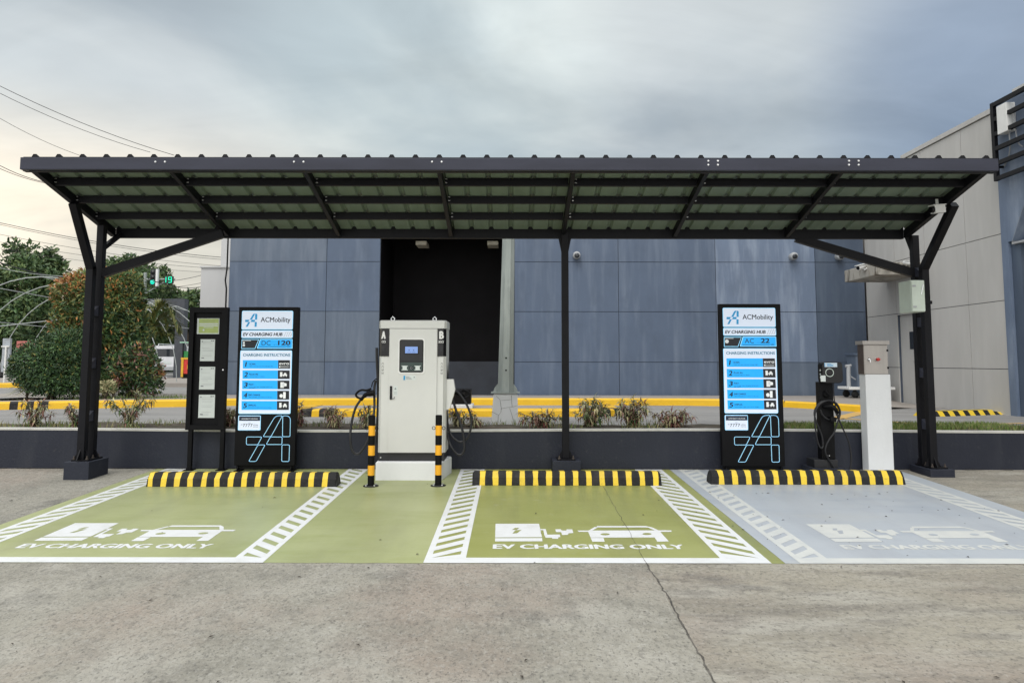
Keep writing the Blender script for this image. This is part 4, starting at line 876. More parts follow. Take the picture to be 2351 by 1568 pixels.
# ================================================================== wheel stops and bollards
def wheel_stop(label, ua, ub, vb, n_y, sh):
    a, b = PG(ua, vb), PG(ub, vb); W_ = b.x - a.x; y = (a.y + b.y) / 2
    t = thing('wheel_stop', label, 'wheel stop', ((a.x + b.x) / 2, y, zs(y) + .004), 'striped wheel stops at bay heads')
    pr_ = [(0, 0), (.012, .082), (.058, .142), (.135, .142), (.185, .082), (.20, 0)]; per = W_ / (n_y + .18); pad = per * .58
    cuts_ = [-W_ / 2, -W_ / 2 + .018]; cols = [0]
    x = -W_ / 2 + pad * sh; 
    for i in range(n_y): cuts_ += [x, x + per * .40]; cols += [0, 1]; x += per
    cuts_ += [W_ / 2 - .018, W_ / 2]; cols += [0, 0]; mb = MB()
    rw = random.Random(int(ua))
    jit = [[0] + [rw.uniform(-.006, .006) for _ in pr_[1:]] for _ in cuts_]
    rings = []
    for i, x in enumerate(cuts_):
        s_ = .82 if i in (0, len(cuts_) - 1) else 1
        rings.append([(x + (jit[i][j] if 1 < i < len(cuts_) - 2 else 0), .1 + (p[0] - .1) * (1 if p[1] == 0 else s_), p[1] * s_) for j, p in enumerate(pr_)])
    for i in range(len(cuts_) - 1):
        r0, r1 = rings[i], rings[i + 1]
        for j in range(len(pr_) - 1): mb.add([r0[j], r1[j], r1[j + 1], r0[j + 1]], [(0, 1, 2, 3)], cols[i])
    mb.add(rings[0], [tuple(range(6))], 0); mb.add(rings[-1], [tuple(range(6))], 0); mb.add([rings[0][0], rings[-1][0], rings[-1][-1], rings[0][-1]], [(0, 1, 2, 3)], 0)
    o = mb.build('stop_body', [rubber, stop_yellow], t); return t
wheel_stop('black and yellow wheel stop in front of the notice board', 334, 773, 1118, 14, .12)
wheel_stop('black and yellow wheel stop in front of the thin centre post', 1084, 1519, 1115, 14, .95)
wheel_stop('black and yellow wheel stop in front of the small charging post', 1633, 2079, 1113, 14, 1.0)
bol_y = mat('bollard_yellow', (.80, .38, .012), .4, var=.06)
bp_ = PG(851.5, 1116)
tb = thing('bollard', 'black and yellow banded bollard at left corner of the charger', 'bollard', bp_, 'bollards guarding the charger')
mb = MB(); hB = .755; rB = .037
for i in range(7): mb.lathe((0, 0, .012 + hB * i / 7), [(rB, 0), (rB, hB / 7)], 20, i % 2)
mb.lathe((0, 0, .012 + hB), [(rB, 0), (rB * .8, .006), (.001, .008)], 20, 0); mb.build('post', [black_matt, bol_y], tb)
mb = MB(); mb.lathe((0, 0, 0), [(.085, 0), (.085, .008), (.05, .012)], 24); bs = mb.build('base_plate', rubber, tb)
for k_ in range(4):
    mb = MB(); mb.lathe((.065 * math.cos(R(45 + 90 * k_)), .065 * math.sin(R(45 + 90 * k_)), .009), [(.009, 0), (.009, .012)], 6, 0, 'z', False); mb.build('bolt', bolt_m, bs)
for sx in (-1, 1):
    mb = MB(); mb.tube([(sx * (rB + .018) + .017 * math.cos(R(30 * k_)), -.005, .63 + .017 * math.sin(R(30 * k_))) for k_ in range(13)], .0035, 6, 0, False); mb.build('chain_ring', steel_dark, tb)
tb2 = copy_tree(tb); tb2.location = PG(1006, 1115); tb2['label'] = 'black and yellow banded bollard at right corner of the charger'
# ================================================================== fast charger on its white plinth
cy = 8.68
pz0, pz1 = zs(8.62), P(940, 1060, 8.62).z
pk = thing('charger_plinth', 'white painted concrete plinth under the big charger', 'plinth', (P(940, 1100, 8.62).x, 8.62, pz0))
mb = MB(pk); xa, xb = P(862, 1090, 8.62).x, P(1013.5, 1090, 8.62).x
mb.prismZ([(xa, 8.62), (xb, 8.62), (xb + .075, 9.12), (xa - .01, 9.12)], pz0, pz1 - .012, 0); mb.prismZ([(xa, 8.62), (xb, 8.62), (xb + .075, 9.12), (xa - .01, 9.12)], pz1 - .012, pz1, 0, [(xa + .01, 8.63), (xb - .01, 8.63), (xb + .065, 9.11), (xa, 9.11)]); mb.build('block', white_conc, pk)
cx0, cx1 = P(868.5, 900, cy).x, P(1023, 900, cy).x; cz0, cz1 = pz1, P(945, 735.5, cy).z
ch = thing('fast_charger', 'tall cream electric vehicle charger with screen and hanging cables', 'charger', ((cx0 + cx1) / 2, cy, cz0))
zsk = cz0 + .095; D_ = .42; ins = .088
mb = MB(ch); mb.box(cx0 + .012, cx1 - .012, cy + .02, cy + D_ - .02, cz0, zsk); sk = mb.build('skirt', dark_grey, ch)
for u in (874, 1012):
    p = P(u, 1050, cy + .02); mb = MB(ch); mb.lathe(p, [(.007, -.005), (.009, 0)], 8, 0, 'y'); mb.build('bolt', bolt_m, sk)
zcap = P(945, 754, cy).z
mb = MB(ch)   # chamfered cabinet
prf = [(cx0 + .0, cy + .045), (cx0 + .03, cy + .004), (cx1 - .03, cy + .004), (cx1, cy + .045), (cx1, cy + D_), (cx0, cy + D_)]
mb.prismZ(prf, zsk, zcap - .003); mb.build('cabinet', cabinet, ch)
mb = MB(ch); prc = [(cx0 - .006, cy + .04), (cx0 + .02, cy - .008), (cx1 - .02, cy - .008), (cx1 + .006, cy + .04), (cx1 + .006, cy + D_ + .005), (cx0 - .006, cy + D_ + .005)]
mb.prismZ(prc, zcap, cz1 - .012); mb.prismZ(prc, cz1 - .012, cz1, 0, [(x + (.01 if x < (cx0 + cx1) / 2 else -.01), y + (.01 if y < cy + .1 else -.01)) for x, y in prc]); mb.build('top_cap', cabinet, ch)
for u in (902, 998):
    p = P(u, 736, cy + .12); mb = MB(ch); mb.tube([(p.x - .018, p.y, cz1), (p.x - .02, p.y, cz1 + .03), (p.x, p.y, cz1 + .048), (p.x + .02, p.y, cz1 + .03), (p.x + .018, p.y, cz1)], .007, 8); mb.lathe((p.x, p.y, cz1), [(.026, 0), (.026, .008)], 12); mb.build('lifting_eye', chrome, ch)
# door with window cut out
dx0, dx1 = P(893, 900, cy).x, P(1002.5, 900, cy).x
wx0, wx1, wz0, wz1 = P(916.5, 820, cy).x, P(973.5, 820, cy).x, P(945, 856, cy).z, P(945, 779, cy).z
mb = MB(ch)
for a in ((dx0, wx0, zsk + .004, zcap - .006), (wx1, dx1, zsk + .004, zcap - .006), (wx0, wx1, zsk + .004, wz0), (wx0, wx1, wz1, zcap - .006)): mb.box(a[0], a[1], cy - .012, cy + .003, a[2], a[3])
dr = mb.build('door', cabinet, ch)
mb = MB(ch); o_ = rrect(wx0 - .012, wx1 + .012, wz0 - .012, wz1 + .012, .035); i_ = rrect(wx0 + .004, wx1 - .004, wz0 + .004, wz1 - .004, .025); n_ = len(o_)
mb.add([(x, cy - .018, z) for x, z in o_] + [(x, cy - .018, z) for x, z in i_] + [(x, cy - .011, z) for x, z in o_] + [(x, cy + .002, z) for x, z in i_], [(k, (k + 1) % n_, n_ + (k + 1) % n_, n_ + k) for k in range(n_)] + [(k, 2 * n_ + k, 2 * n_ + (k + 1) % n_, (k + 1) % n_) for k in range(n_)] + [(n_ + k, n_ + (k + 1) % n_, 3 * n_ + (k + 1) % n_, 3 * n_ + k) for k in range(n_)])
mb.build('window_frame', white_pl, dr)
mb = MB(ch); mb.box(wx0 - .005, wx1 + .005, cy - .004, cy + .0035, wz0 - .005, wz1 + .005); bz = mb.build('console', black_gloss, dr)
zmid = P(945, 829, cy).z
mb = MB(ch); mb.box(wx0 + .018, wx1 - .018, cy - .010, cy - .004, zmid, wz1 - .018, 0, .002); mb.build('upper_fascia', dark_grey, bz)
mb = MB(ch); mb.box(wx0 + .018, wx1 - .018, cy - .0085, cy - .0035, wz0 + .02, zmid - .015); mb.build('lower_fascia', mat('green_grey_plastic', (.03, .05, .045), .4), bz)
a, b = P(928, 813, cy), P(962, 794.5, cy); mb = MB(ch); mb.box(a.x, b.x, cy - .016, cy - .0105, a.z, b.z, 0, .002); sb_ = mb.build('screen_bezel', black_gloss, bz)
a, b = P(930.5, 811, cy), P(959.5, 796, cy); mb = MB(ch); mb.box(a.x, b.x, cy - .0175, cy - .0165, a.z, b.z); mb.build('screen', screen_m, sb_)
mb = MB(ch)
for f in (.32, .68):
    x = a.x + (b.x - a.x) * f; z = (a.z + b.z) / 2 - .003; mb.lathe((x, cy - .0178, z), [(.0065, -.0006), (.0065, 0)], 10, 0, 'y'); mb.box(x - .02, x + .02, cy - .0184, cy - .0176, a.z + .010, a.z + .013)
mb.build('screen_symbol', mat('screen_ink', (.02, .04, .12), .4), sb_)
for u in (929.5, 959):
    a, b = P(u - 5, 850, cy), P(u + 5, 839.5, cy); mb = MB(ch); mb.box(a.x, b.x, cy - .0115, cy - .0088, a.z, b.z); mb.box(a.x - .012, b.x + .012, cy - .011, cy - .0088, a.z, a.z + .008); mb.box(a.x - .012, b.x + .012, cy - .011, cy - .0088, b.z - .008, b.z); mb.build('sticker', paper_w, bz)
p = P(944.5, 845, cy); mb = MB(ch); mb.box(p.x - .022, p.x + .022, cy - .0105, cy - .0088, p.z - .014, p.z + .016); mb.build('card_reader', black_gloss, bz)
mb = MB(ch); mb.tube([(p.x + .012 * math.cos(R(30 * k_)), cy - .0108, p.z + .012 * math.sin(R(30 * k_))) for k_ in range(13)], .0018, 5); mb.build('reader_symbol', grey_pl, bz)
a, b = P(926, 872.5, cy), P(954.5, 862, cy); mb = MB(ch); mb.box(a.x, b.x, cy - .0138, cy - .0122, a.z, b.z); st = mb.build('label_sticker', paper_w, dr)
mb = MB(ch); mb.box(a.x + .003, a.x + .024, cy - .0152, cy - .0140, a.z + .002, b.z - .002); mb.build('blue_band', mat('label_blue', (.01, .25, .5), .4), st)
mb = MB(ch)
for f, l_ in ((.72, .5), (.5, .75), (.26, .85)): mb.box(a.x + .032, a.x + .032 + .08 * l_, cy - .0150, cy - .0140, a.z + (b.z - a.z) * f - .003, a.z + (b.z - a.z) * f + .003)
mb.box(b.x - .022, b.x - .010, cy - .015, cy - .014, a.z + .026, a.z + .040); mb.build('print', ink_grey, st)
a, b = P(893.8 + 0, 917, cy), P(898.8, 886, cy); a.x, b.x = P(893.9, 900, cy).x + .008, P(899.3, 900, cy).x + .008
mb = MB(ch); mb.box(a.x, b.x, cy - .022, cy - .0122, a.z, b.z, 0, .003); hd = mb.build('handle', black_gloss, dr)
mb = MB(ch); mb.tube([(b.x - .005, cy - .02, a.z + .012), (b.x + .025, cy - .026, a.z + .012), (b.x + .03, cy - .026, a.z + .03)], .004, 6); mb.lathe(((a.x + b.x) / 2, cy - .0222, a.z + .03), [(.006, -.002), (.006, 0)], 8, 0, 'y'); mb.build('key', steel_dark, hd)
mb = MB(ch); w0 = b.x + .012; mb.box(w0, w0 + .05, cy - .0136, cy - .0122, b.z - .11, b.z); ws = mb.build('warning_label', paper_w, dr)
mb = MB(ch); mb.plate([(w0 + .012, b.z - .042), (w0 + .038, b.z - .042), (w0 + .025, b.z - .014)], cy - .0148, cy - .0138); mb.box(w0 + .008, w0 + .042, cy - .0146, cy - .0138, b.z - .075, b.z - .071); mb.box(w0 + .008, w0 + .042, cy - .0146, cy - .0138, b.z - .09, b.z - .086); mb.build('print', ink_grey, ws)
# corner strips with the socket letters
for s_, xa_, xb_, L_, sub, us in ((-1, cx0 + .002, dx0 - .006, 'A', 'CCS', (872, 881)), (1, dx1 + .006, cx1 - .002, 'B', 'SOCS', (1011, 1021))):
    zt_, zm_ = zcap - .005, P(945, 818, cy).z
    mb = MB(ch)
    if s_ < 0: pr_ = [(xa_ + .028, cy - .004), (xb_, cy - .004), (xb_, cy + .003), (xa_ + .03, cy + .003)]
    else: pr_ = [(xa_, cy - .004), (xb_ - .028, cy - .004), (xb_ - .03, cy + .003), (xa_, cy + .003)]
    cor = (xa_ - .002, cy + .044) if s_ < 0 else (xb_ + .002, cy + .044)
    pf = [pr_[0], pr_[1], pr_[2], pr_[3], (cor[0], cor[1])] if s_ < 0 else [pr_[0], pr_[1], (cor[0], cor[1]), pr_[2], pr_[3]]
    mb.prismZ(pf, zm_, zt_); lp = mb.build('letter_panel', black_gloss, ch)
    mb = MB(ch); fx = lambda a_, b_: (a_, cy - .0048, b_)
    x_a, x_b = (xa_ + .030, xa_ + .070) if s_ < 0 else (xb_ - .072, xb_ - .030)
    text(mb, L_, x_a, x_b, zt_ - .115, .085, fx, 0, .03); text(mb, sub, x_a - (.0 if s_ < 0 else .012), x_b + .004, zt_ - .165, .026, fx, 0, .02); mb.build('lettering', white_pl, lp)
    mb = MB(ch); xm = (x_a + x_b) / 2; mb.box(xm - .016, xm + .016, cy - .007, cy - .0042, zt_ - .26, zt_ - .205); mb.build('indicator', dark_grey, lp)
    mb = MB(ch); zt2 = zm_ - .075; xm = (xa_ + .045) if s_ < 0 else (xb_ - .045)
    for k_, c_ in enumerate('CCS2'): text(mb, c_, 0, .026, 0, .022, lambda a_, b_, k_=k_: (xm - .011 + b_ * 0 + (b_), cy + .0026, zt2 - k_ * .036 - a_), 0, .0)
    mb.build('lettering', sign_ink, ch)
for uq, ax in ((893, 1), (1002.5, 1)):
    pass
# side holsters, cables, guns
def pts(lst, Y): return [P(u, v, Y if not isinstance(Y, (list, tuple)) else Y[i]) for i, (u, v) in enumerate(lst)]
def q1(l): return [((1280 + x / 3.92) / 1.63329, (1350 + y / 3.92) / 1.63329) for x, y in l]
def q2(l): return [((1600 + x / 3.92) / 1.63329, (1350 + y / 3.92) / 1.63329) for x, y in l]
hz = P(1030, 898, cy + .1)
for s_, xs_ in ((1, cx1),):
    mb = MB(ch); mb.plate([(xs_, hz.z + .14), (xs_ + s_ * .085, hz.z + .14), (xs_ + s_ * .105, hz.z + .02), (xs_ + s_ * .045, hz.z - .2), (xs_, hz.z - .22)], cy + .07, cy + .16); mb.build('holster', cabinet, ch)
ybk = cy + .14
R1 = catmull(pts(q1([(520, -180), (525, 60), (535, 250), (540, 480), (535, 760), (525, 980), (505, 1230)]), cy + .30), 5)
mb = MB(ch); mb.tube(R1, .016, 10); mb.build('cable', cable_m, ch)
R2 = catmull(pts(q1([(505, 300), (485, 420), (485, 700), (460, 900), (400, 1150), (330, 1290), (260, 1370), (200, 1370), (150, 1290), (130, 1150), (140, 1000), (170, 830), (215, 690), (280, 590)]), [ybk + .1, ybk + .1, ybk + .05, ybk] + [ybk - .02] * 6 + [ybk] * 4), 5)
mb = MB(ch); mb.tube(R2, .0145, 10); mb.build('cable', cable_m, ch)
def gun(a, b, c_, yy):
    """charging connector: grip tube from a to b, head towards c"""
    mb = MB(ch); A, B_, C_ = P(*a, yy), P(*b, yy), P(*c_, yy); mb.tube(catmull([A, (A + B_) / 2 + Vector((0, 0, .004)), B_], 4), [.020] * 5 + [.026] * 4, 10)
    mb.tube([B_, (B_ + C_) / 2, C_], [.026, .034, .036], 12); g_ = mb.build('connector', black_matt, ch); return A, B_, C_, g_
A, B_, C_, g_ = gun(q1([(285, 590)])[0], q1([(370, 500)])[0], q1([(480, 480)])[0], ybk)
mb = MB(ch); mb.tube(catmull(pts(q1([(320, 570), (250, 555), (215, 515), (240, 470), (300, 440), (370, 445), (440, 420)]), ybk), 5), .013, 8); mb.build('trigger_guard', black_matt, g_)
mb = MB(ch); mb.tube(catmull(pts(q1([(445, 400), (460, 330), (500, 285), (525, 270)]), cy + .28), 4), .006, 6); mb.build('tether', black_matt, ch)
R3 = catmull(pts(q2([(300, -560), (305, -300), (300, -40), (305, 150), (315, 320), (345, 440), (400, 640), (470, 850), (530, 1050), (548, 1200), (552, 1310), (510, 1385), (440, 1375), (360, 1270), (310, 1120), (290, 950), (285, 640)]), [ybk + .22] * 3 + [ybk + .1] + [ybk] * 10 + [ybk + .05] * 3), 5)
mb = MB(ch); mb.tube(R3, .0145, 10); mb.build('cable', cable_m, ch)
R4 = catmull(pts(q2([(375, 430), (450, 465), (530, 560), (600, 680), (650, 820), (655, 960), (620, 1100), (560, 1180), (480, 1200), (380, 1130), (320, 1000), (295, 800), (285, 600)]), [ybk + .05] * 10 + [ybk + .1] * 3), 5)
mb = MB(ch); mb.tube(R4, .0135, 10); mb.build('cable', cable_m, ch)
A, B_, C_, g_ = gun(q2([(520, 545)])[0], q2([(545, 500)])[0], q2([(420, 470)])[0], ybk + .16)
mb = MB(ch); mb.tube(catmull(pts(q2([(500, 470), (540, 440), (590, 460), (635, 500), (610, 540), (550, 550)]), ybk + .16), 5), .013, 8); mb.build('trigger_guard', black_matt, g_)

# ================================================================== small charging post
ay = 9.02; gz = zs(ay)
ac = thing('charging_post', 'small black charging post with ringed face and looped cable', 'charger', (P(1899, 1060, ay).x, ay, gz))
p0, p1 = P(1883.5, 900, ay).x, P(1914.5, 900, ay).x; hz0, hz1 = P(1900, 879, ay).z, P(1900, 831, ay).z; hx0, hx1 = P(1882, 850, ay).x, P(1929.5, 850, ay).x
bx0, bx1 = P(1863, 1075, ay).x, P(1942, 1075, ay).x
mb = MB(ac)
def trap(y): return None
mb.box(P(1862, 1070, ay).x - .0, P(1943, 1070, ay).x - .05, ay - .06, ay + .30, gz, gz + .085, 0, .005); bs = mb.build('plinth', slate, ac)
mb = MB(ac); q0, q1_ = P(1868, 1050, ay).x, P(1922, 1050, ay).x; mb.box(q0, q1_, ay - .02, ay + .22, gz + .085, gz + .18, 0, .004); bx_ = mb.build('base_box', dark_grey, ac)
for u in (1899, 1904):
    p = P(u, 1046, ay - .02); mb = MB(ac); mb.lathe(p, [(.006, -.003), (.006, 0)], 8, 0, 'y'); mb.build('screw', white_pl, bx_)
mb = MB(ac); mb.box(p0, p1, ay + .02, ay + .14, gz + .18, hz0 + .01, 0, .005); po = mb.build('post', black_matt, ac)
mb = MB(ac); mb.plate(rrect(hx0, hx1, hz0, hz1, .045), ay - .06, ay + .055); hd = mb.build('charger_head', black_matt, ac)
mb = MB(ac); mb.plate(rrect(hx0 + .004, hx1 - .004, hz0 + .004, hz1 - .004, .042), ay - .066, ay - .0605); mb.build('face_panel', black_gloss, hd)
c_ = P(1904.5, 855.5, ay - .066); mb = MB(ac); mb.tube([(c_.x + .047 * math.cos(R(15 * k_)), ay - .068, c_.z + .047 * math.sin(R(15 * k_))) for k_ in range(25)], .0042, 8, 0, False); mb.build('light_ring', mat('ring_white', (.55, .62, .56), .3, emit=.12), hd)
mb = MB(ac); mb.lathe((c_.x, ay - .066, c_.z), [(.030, -.004), (.042, 0)], 24, 0, 'y'); mb.build('socket_cap', black_gloss, hd)
a, b = P(1893, 842.5, ay - .07), P(1922, 833, ay - .07); mb = MB(ac); mb.box(a.x, b.x, ay - .0685, ay - .067, a.z, b.z); st = mb.build('label_sticker', mat('sticker_pale_blue', (.55, .66, .74), .4), hd)
mb = MB(ac); mb.box(a.x + .002, a.x + .008, ay - .0698, ay - .0686, a.z + .003, b.z - .003)
for f, l_ in ((.75, .45), (.5, .65), (.25, .6)): mb.box(a.x + .03, a.x + .03 + .12 * l_, ay - .0698, ay - .0686, a.z + (b.z - a.z) * f - .003, a.z + (b.z - a.z) * f + .003)
mb.build('print', mat('label_blue', (.01, .25, .5), .4), st)
a, b = P(1884.5, 876, ay - .07), P(1895.5, 862, ay - .07); mb = MB(ac); mb.box(a.x, b.x, ay - .0685, ay - .067, a.z, b.z); mb.build('sticker', paper_w, hd)
mb = MB(ac)
for v in (850, 859, 866): p = P(1876, v, ay); mb.box(hx0 - .003, hx0 + .001, ay - .03, ay - .005, p.z - .012, p.z + .012)
mb.build('side_label', paper_w, hd)
zz_ = P(1899, 905, ay).z; mb = MB(ac); mb.lathe((p0 + .08, ay + .02, zz_), [(.03, -.03), (.042, -.02), (.045, 0)], 18, 0, 'y'); mb.tube(catmull([(p0 + .06, ay - .012, zz_ + .05), (p0 + .075, ay - .03, zz_ + .01), (p0 + .1, ay - .02, zz_ - .02)], 4), .01, 8); mb.build('socket', black_matt, po)
def q3(l): return [((3020 + x / 3.565) / 1.63329, (1340 + y / 3.565) / 1.63329) for x, y in l]
def actube(l, Y, r=.0095, nm='cable'):
    mb = MB(ac); mb.tube(catmull(pts(q3(l), Y), 5), r, 9); return mb.build(nm, cable_m, ac)
zz2 = P(1899, 922, ay).z
mb = MB(ac); p_ = P(*q3([(330, 660)])[0], ay); mb.tube([(p_.x - .07, ay + .01, p_.z + .0), (p_.x, ay - .06, p_.z + .01), (p_.x + .045, ay - .06, p_.z - .03), (p_.x + .07, ay - .055, p_.z - .075)], [.022, .03, .024, .014], 10); cnn = mb.build('connector', black_matt, ac)
actube([(385, 690), (410, 745), (450, 830), (500, 950), (560, 1070), (600, 1220), (612, 1360), (598, 1490)], ay - .05)
actube([(395, 1490), (330, 1390), (275, 1290), (270, 1210), (310, 1110), (380, 1010), (430, 870), (465, 760), (455, 680), (415, 615), (350, 580), (280, 580), (200, 620), (145, 700), (125, 800), (135, 940), (155, 1080), (185, 1180), (215, 1212), (235, 1185), (230, 1090), (200, 990), (150, 870), (118, 760)], ay - .045)
actube([(118, 760), (130, 690), (180, 620), (250, 580), (330, 585), (400, 620), (450, 690), (455, 760), (420, 815), (360, 835), (290, 820), (230, 770), (200, 700)], ay - .035)
actube([(378, 340), (380, 480), (395, 620), (420, 720), (440, 800)], ay + .03, .007)
p_ = P(*q3([(340, 820)])[0], ay); mb = MB(ac); mb.box(p_.x - .03, p_.x + .04, ay - .07, ay + .02, p_.z - .03, p_.z + .025, 0, .008); mb.build('cable_hook', black_matt, po)

# ================================================================== white pillar with steel control box
wy = 9.17; gz = zs(wy)
wx0, wx1 = P(1990, 950, wy).x, P(2048, 950, wy).x; wzt = P(2015, 859.5, wy).z
wp = thing('utility_pillar', 'white painted concrete pillar between charging post and right column', 'pillar', ((wx0 + wx1) / 2, wy, gz))
mb = MB(wp); mb.box(wx0, wx1, wy, wy + .165, gz - .03, wzt, 0, .008); mb.build('shaft', white_conc, wp)
mb = MB(wp); mb.box(wx0 - .02, wx1 + .02, wy - .02, wy + .18, gz - .03, gz + .012, 0, .004); mb.build('footing', white_conc, wp)
kx0, kx1 = P(1984, 830, wy).x, P(2039.5, 830, wy).x; kz1 = P(2012, 791, wy).z
kb = thing('control_box', 'stainless steel control box with red knob on white pillar', 'control box', ((kx0 + kx1) / 2, wy, wzt))
mb = MB(kb); mb.box(kx0, kx1, wy + .012, wy + .165, wzt + .001, kz1); mb.build('case', [steel], kb)
mb = MB(kb); mb.box(kx0 - .0015, kx0 - .0003, wy + .014, wy + .163, wzt + .003, kz1 - .002); mb.build('side_shade_sheet', steel_side_shade, kb)  # thin sheet in darker steel: shade on the box's left side painted in
mb = MB(kb); mb.box(kx0 + .002, kx1 - .006, wy, wy + .0115, wzt + .006, kz1 - .006, 0, .002); dr = mb.build('door', steel, kb)
mb = MB(kb); mb.prismZ([(kx0 - .02, wy - .025), (kx1 + .012, wy - .025), (kx1 + .012, wy + .18), (kx0 - .02, wy + .18)], kz1 + .001, kz1 + .018); mb.prismZ([(kx0 - .02, wy - .02), (kx1 + .012, wy - .02), (kx1 + .012, wy + .18), (kx0 - .02, wy + .18)], kz1 + .0185, kz1 + .045); mb.build('rain_hood', steel, kb)
for f in (.2, .78):
    z = kz1 - (kz1 - wzt) * f; mb = MB(kb); mb.box(kx1 - .018, kx1 + .004, wy - .004, wy + .006, z - .013, z + .013); mb.build('hinge', black_matt, kb)
z = kz1 - (kz1 - wzt) * .5; x = kx0 + (kx1 - kx0) * .2
mb = MB(kb); mb.lathe((x, wy, z), [(.008, -.022), (.018, -.018), (.022, 0)], 16, 0, 'y'); mb.box(x - .004, x + .004, wy - .036, wy - .02, z - .035, z + .004); mb.build('key_lock', chrome, dr)
x = kx0 + (kx1 - kx0) * .53; mb = MB(kb); mb.lathe((x, wy, z), [(.022, -.012), (.024, 0)], 18, 0, 'y'); mb.build('knob_collar', chrome, dr)
mb = MB(kb); mb.lathe((x, wy - .012, z), [(.012, -.034), (.02, -.03), (.021, -.012), (.013, 0)], 16, 0, 'y'); mb.box(x - .02, x + .02, wy - .05, wy - .04, z - .006, z + .006); mb.build('red_knob', red_pl, dr)

# ================================================================== plants
LG = [mat('leaf_dark_green', (.030, .066, .026), .5, var=.3, scale=2), mat('leaf_green', (.056, .115, .032), .5, var=.3, scale=2), mat('leaf_olive', (.17, .175, .045), .5, var=.3, scale=2), mat('leaf_orange', (.38, .17, .05), .5, var=.3, scale=3), mat('leaf_red', (.14, .036, .028), .5, var=.3, scale=3), mat('leaf_cream', (.44, .40, .22), .55, var=.2, scale=4), mat('leaf_pale_green', (.22, .235, .12), .55, var=.3, scale=8), mat('leaf_rust', (.32, .10, .05), .5, var=.3, scale=3), mat('leaf_brown_red', (.24, .125, .095), .55, var=.3, scale=6), mat('tree_leaf', (.075, .125, .045), .55, var=.3, scale=.5), mat('tree_leaf_light', (.13, .18, .06), .55, var=.3, scale=.5)]
def leaf(mb, p, d, up_, ln, wd, mi, fold=.25, droop=.15):
    d = d.normalized(); s_ = d.cross(up_)
    if s_.length < 1e-3: s_ = d.cross(Vector((1, 0, 0)))
    s_.normalize(); u_ = s_.cross(d); m1 = p + d * ln * .45 - u_ * 0
    tip = p + d * ln - u_ * ln * droop
    mb.add([p, m1 + s_ * wd / 2 + u_ * wd * fold, tip, m1 - s_ * wd / 2 + u_ * wd * fold, m1 - u_ * 0], [(0, 1, 4), (1, 2, 4), (2, 3, 4), (3, 0, 4)], mi)
def rdir(r_): 
    while True:
        v = Vector((r_.uniform(-1, 1), r_.uniform(-1, 1), r_.uniform(-1, 1)))
        if .05 < v.length < 1: return v.normalized()
def blob_points(r_, blobs, n, shell=.55):
    vol = [b[1][0] * b[1][1] * b[1][2] for b in blobs]; tot = sum(vol); out = []
    for b, v in zip(blobs, vol):
        c_, rr = Vector(b[0]), b[1]
        for i in range(int(n * v / tot)):
            d = rdir(r_); t = r_.random() ** (1 / 3) * (1 - shell) + shell if r_.random() < .8 else r_.random() ** .5
            t *= .86 + .22 * noise.noise((c_ + d * 2.3) * 1.7); out.append((c_ + Vector((d.x * rr[0], d.y * rr[1], d.z * rr[2])) * t, d))
    return out
def bush(name, label, cat, base_, blobs, n, ln, wd, pick, seed, group=None, stems=6, stemh=.6):
    r_ = random.Random(seed); t = thing(name, label, cat, base_, group); mb = MB(t)
    for p, d in blob_points(r_, blobs, n):
        if p.z < base_[2] + .02: continue
        dd = (d + rdir(r_) * .9 + Vector((0, 0, .1))).normalized(); leaf(mb, p, dd, (d + rdir(r_) * .5).normalized(), ln * r_.uniform(.6, 1.3), wd * r_.uniform(.7, 1.2), pick(p, d, r_))
    mb.build('foliage', LG, t, fix=False)
    mb = MB(t); bz_ = Vector(base_)
    for i in range(stems):
        b = r_.choice(blobs); e = Vector(b[0]); mb.tube(catmull([bz_ + Vector((r_.uniform(-.15, .15), r_.uniform(-.1, .1), 0)), (bz_ + e) / 2 + rdir(r_) * .12, e], 3), [.03, .028, .026, .022, .018, .014, .01], 6)
    mb.build('stems', bark, t); return t
YB1 = 15.7
def pb(u, v, Y=YB1): return tuple(P(u, v, Y))
k_ = YB1 / FPX
g0 = P(115, 905, YB1); zg = KZ - .05
bush('round_bush', 'round clipped dark green bush at the left behind yellow kerb', 'bush', (g0.x, YB1, zg), [(pb(118, 838), (1.0 * .86, .75, .68)), (pb(165, 810), (.62, .6, .62)), (pb(70, 845), (.45, .5, .48)), (pb(150, 875), (.8, .6, .35)), (pb(185, 860), (.4, .5, .45))], 20000, .08, .032, lambda p, d, r_: r_.choices((0, 1, 2), (.5, .44, .06))[0], 3)
o0 = P(235, 905, YB1 + .9)
def pick_o(p, d, r_):
    top_ = (p.z - 1.3) / 2.2; left = (o0.x - p.x) * .5; s_ = top_ * .55 + left * .5 + .55 * noise.noise(p * 1.4) + r_.uniform(-.25, .25)
    if s_ > .64: return r_.choices((3, 7, 2), (.6, .12, .28))[0]
    if s_ > .25: return r_.choices((2, 3, 1), (.55, .12, .33))[0]
    return r_.choices((0, 1, 2), (.36, .46, .18))[0]
YO = YB1 + .9
bush('tall_bush', 'tall broad bush with orange new leaves behind left canopy column', 'bush', (o0.x, YO, zg), [(pb(235, 700, YO), (1.05, .8, .75)), (pb(190, 680, YO), (.7, .7, .55)), (pb(265, 655, YO), (.62, .6, .42)), (pb(280, 690, YO), (.5, .6, .62)), (pb(170, 745, YO), (.55, .6, .45)), (pb(250, 770, YO), (.85, .7, .65)), (pb(300, 770, YO), (.45, .5, .5)), (pb(215, 650, YO), (.55, .5, .36))], 21000, .115, .040, pick_o, 5)
def pick_c(p, d, r_): q_ = noise.noise(p * 2.2); return r_.choices((3, 8, 2, 4), (.3, .3, .25, .15))[0] if q_ > .32 else r_.choices((0, 1, 2, 8), (.4, .35, .15, .1))[0]
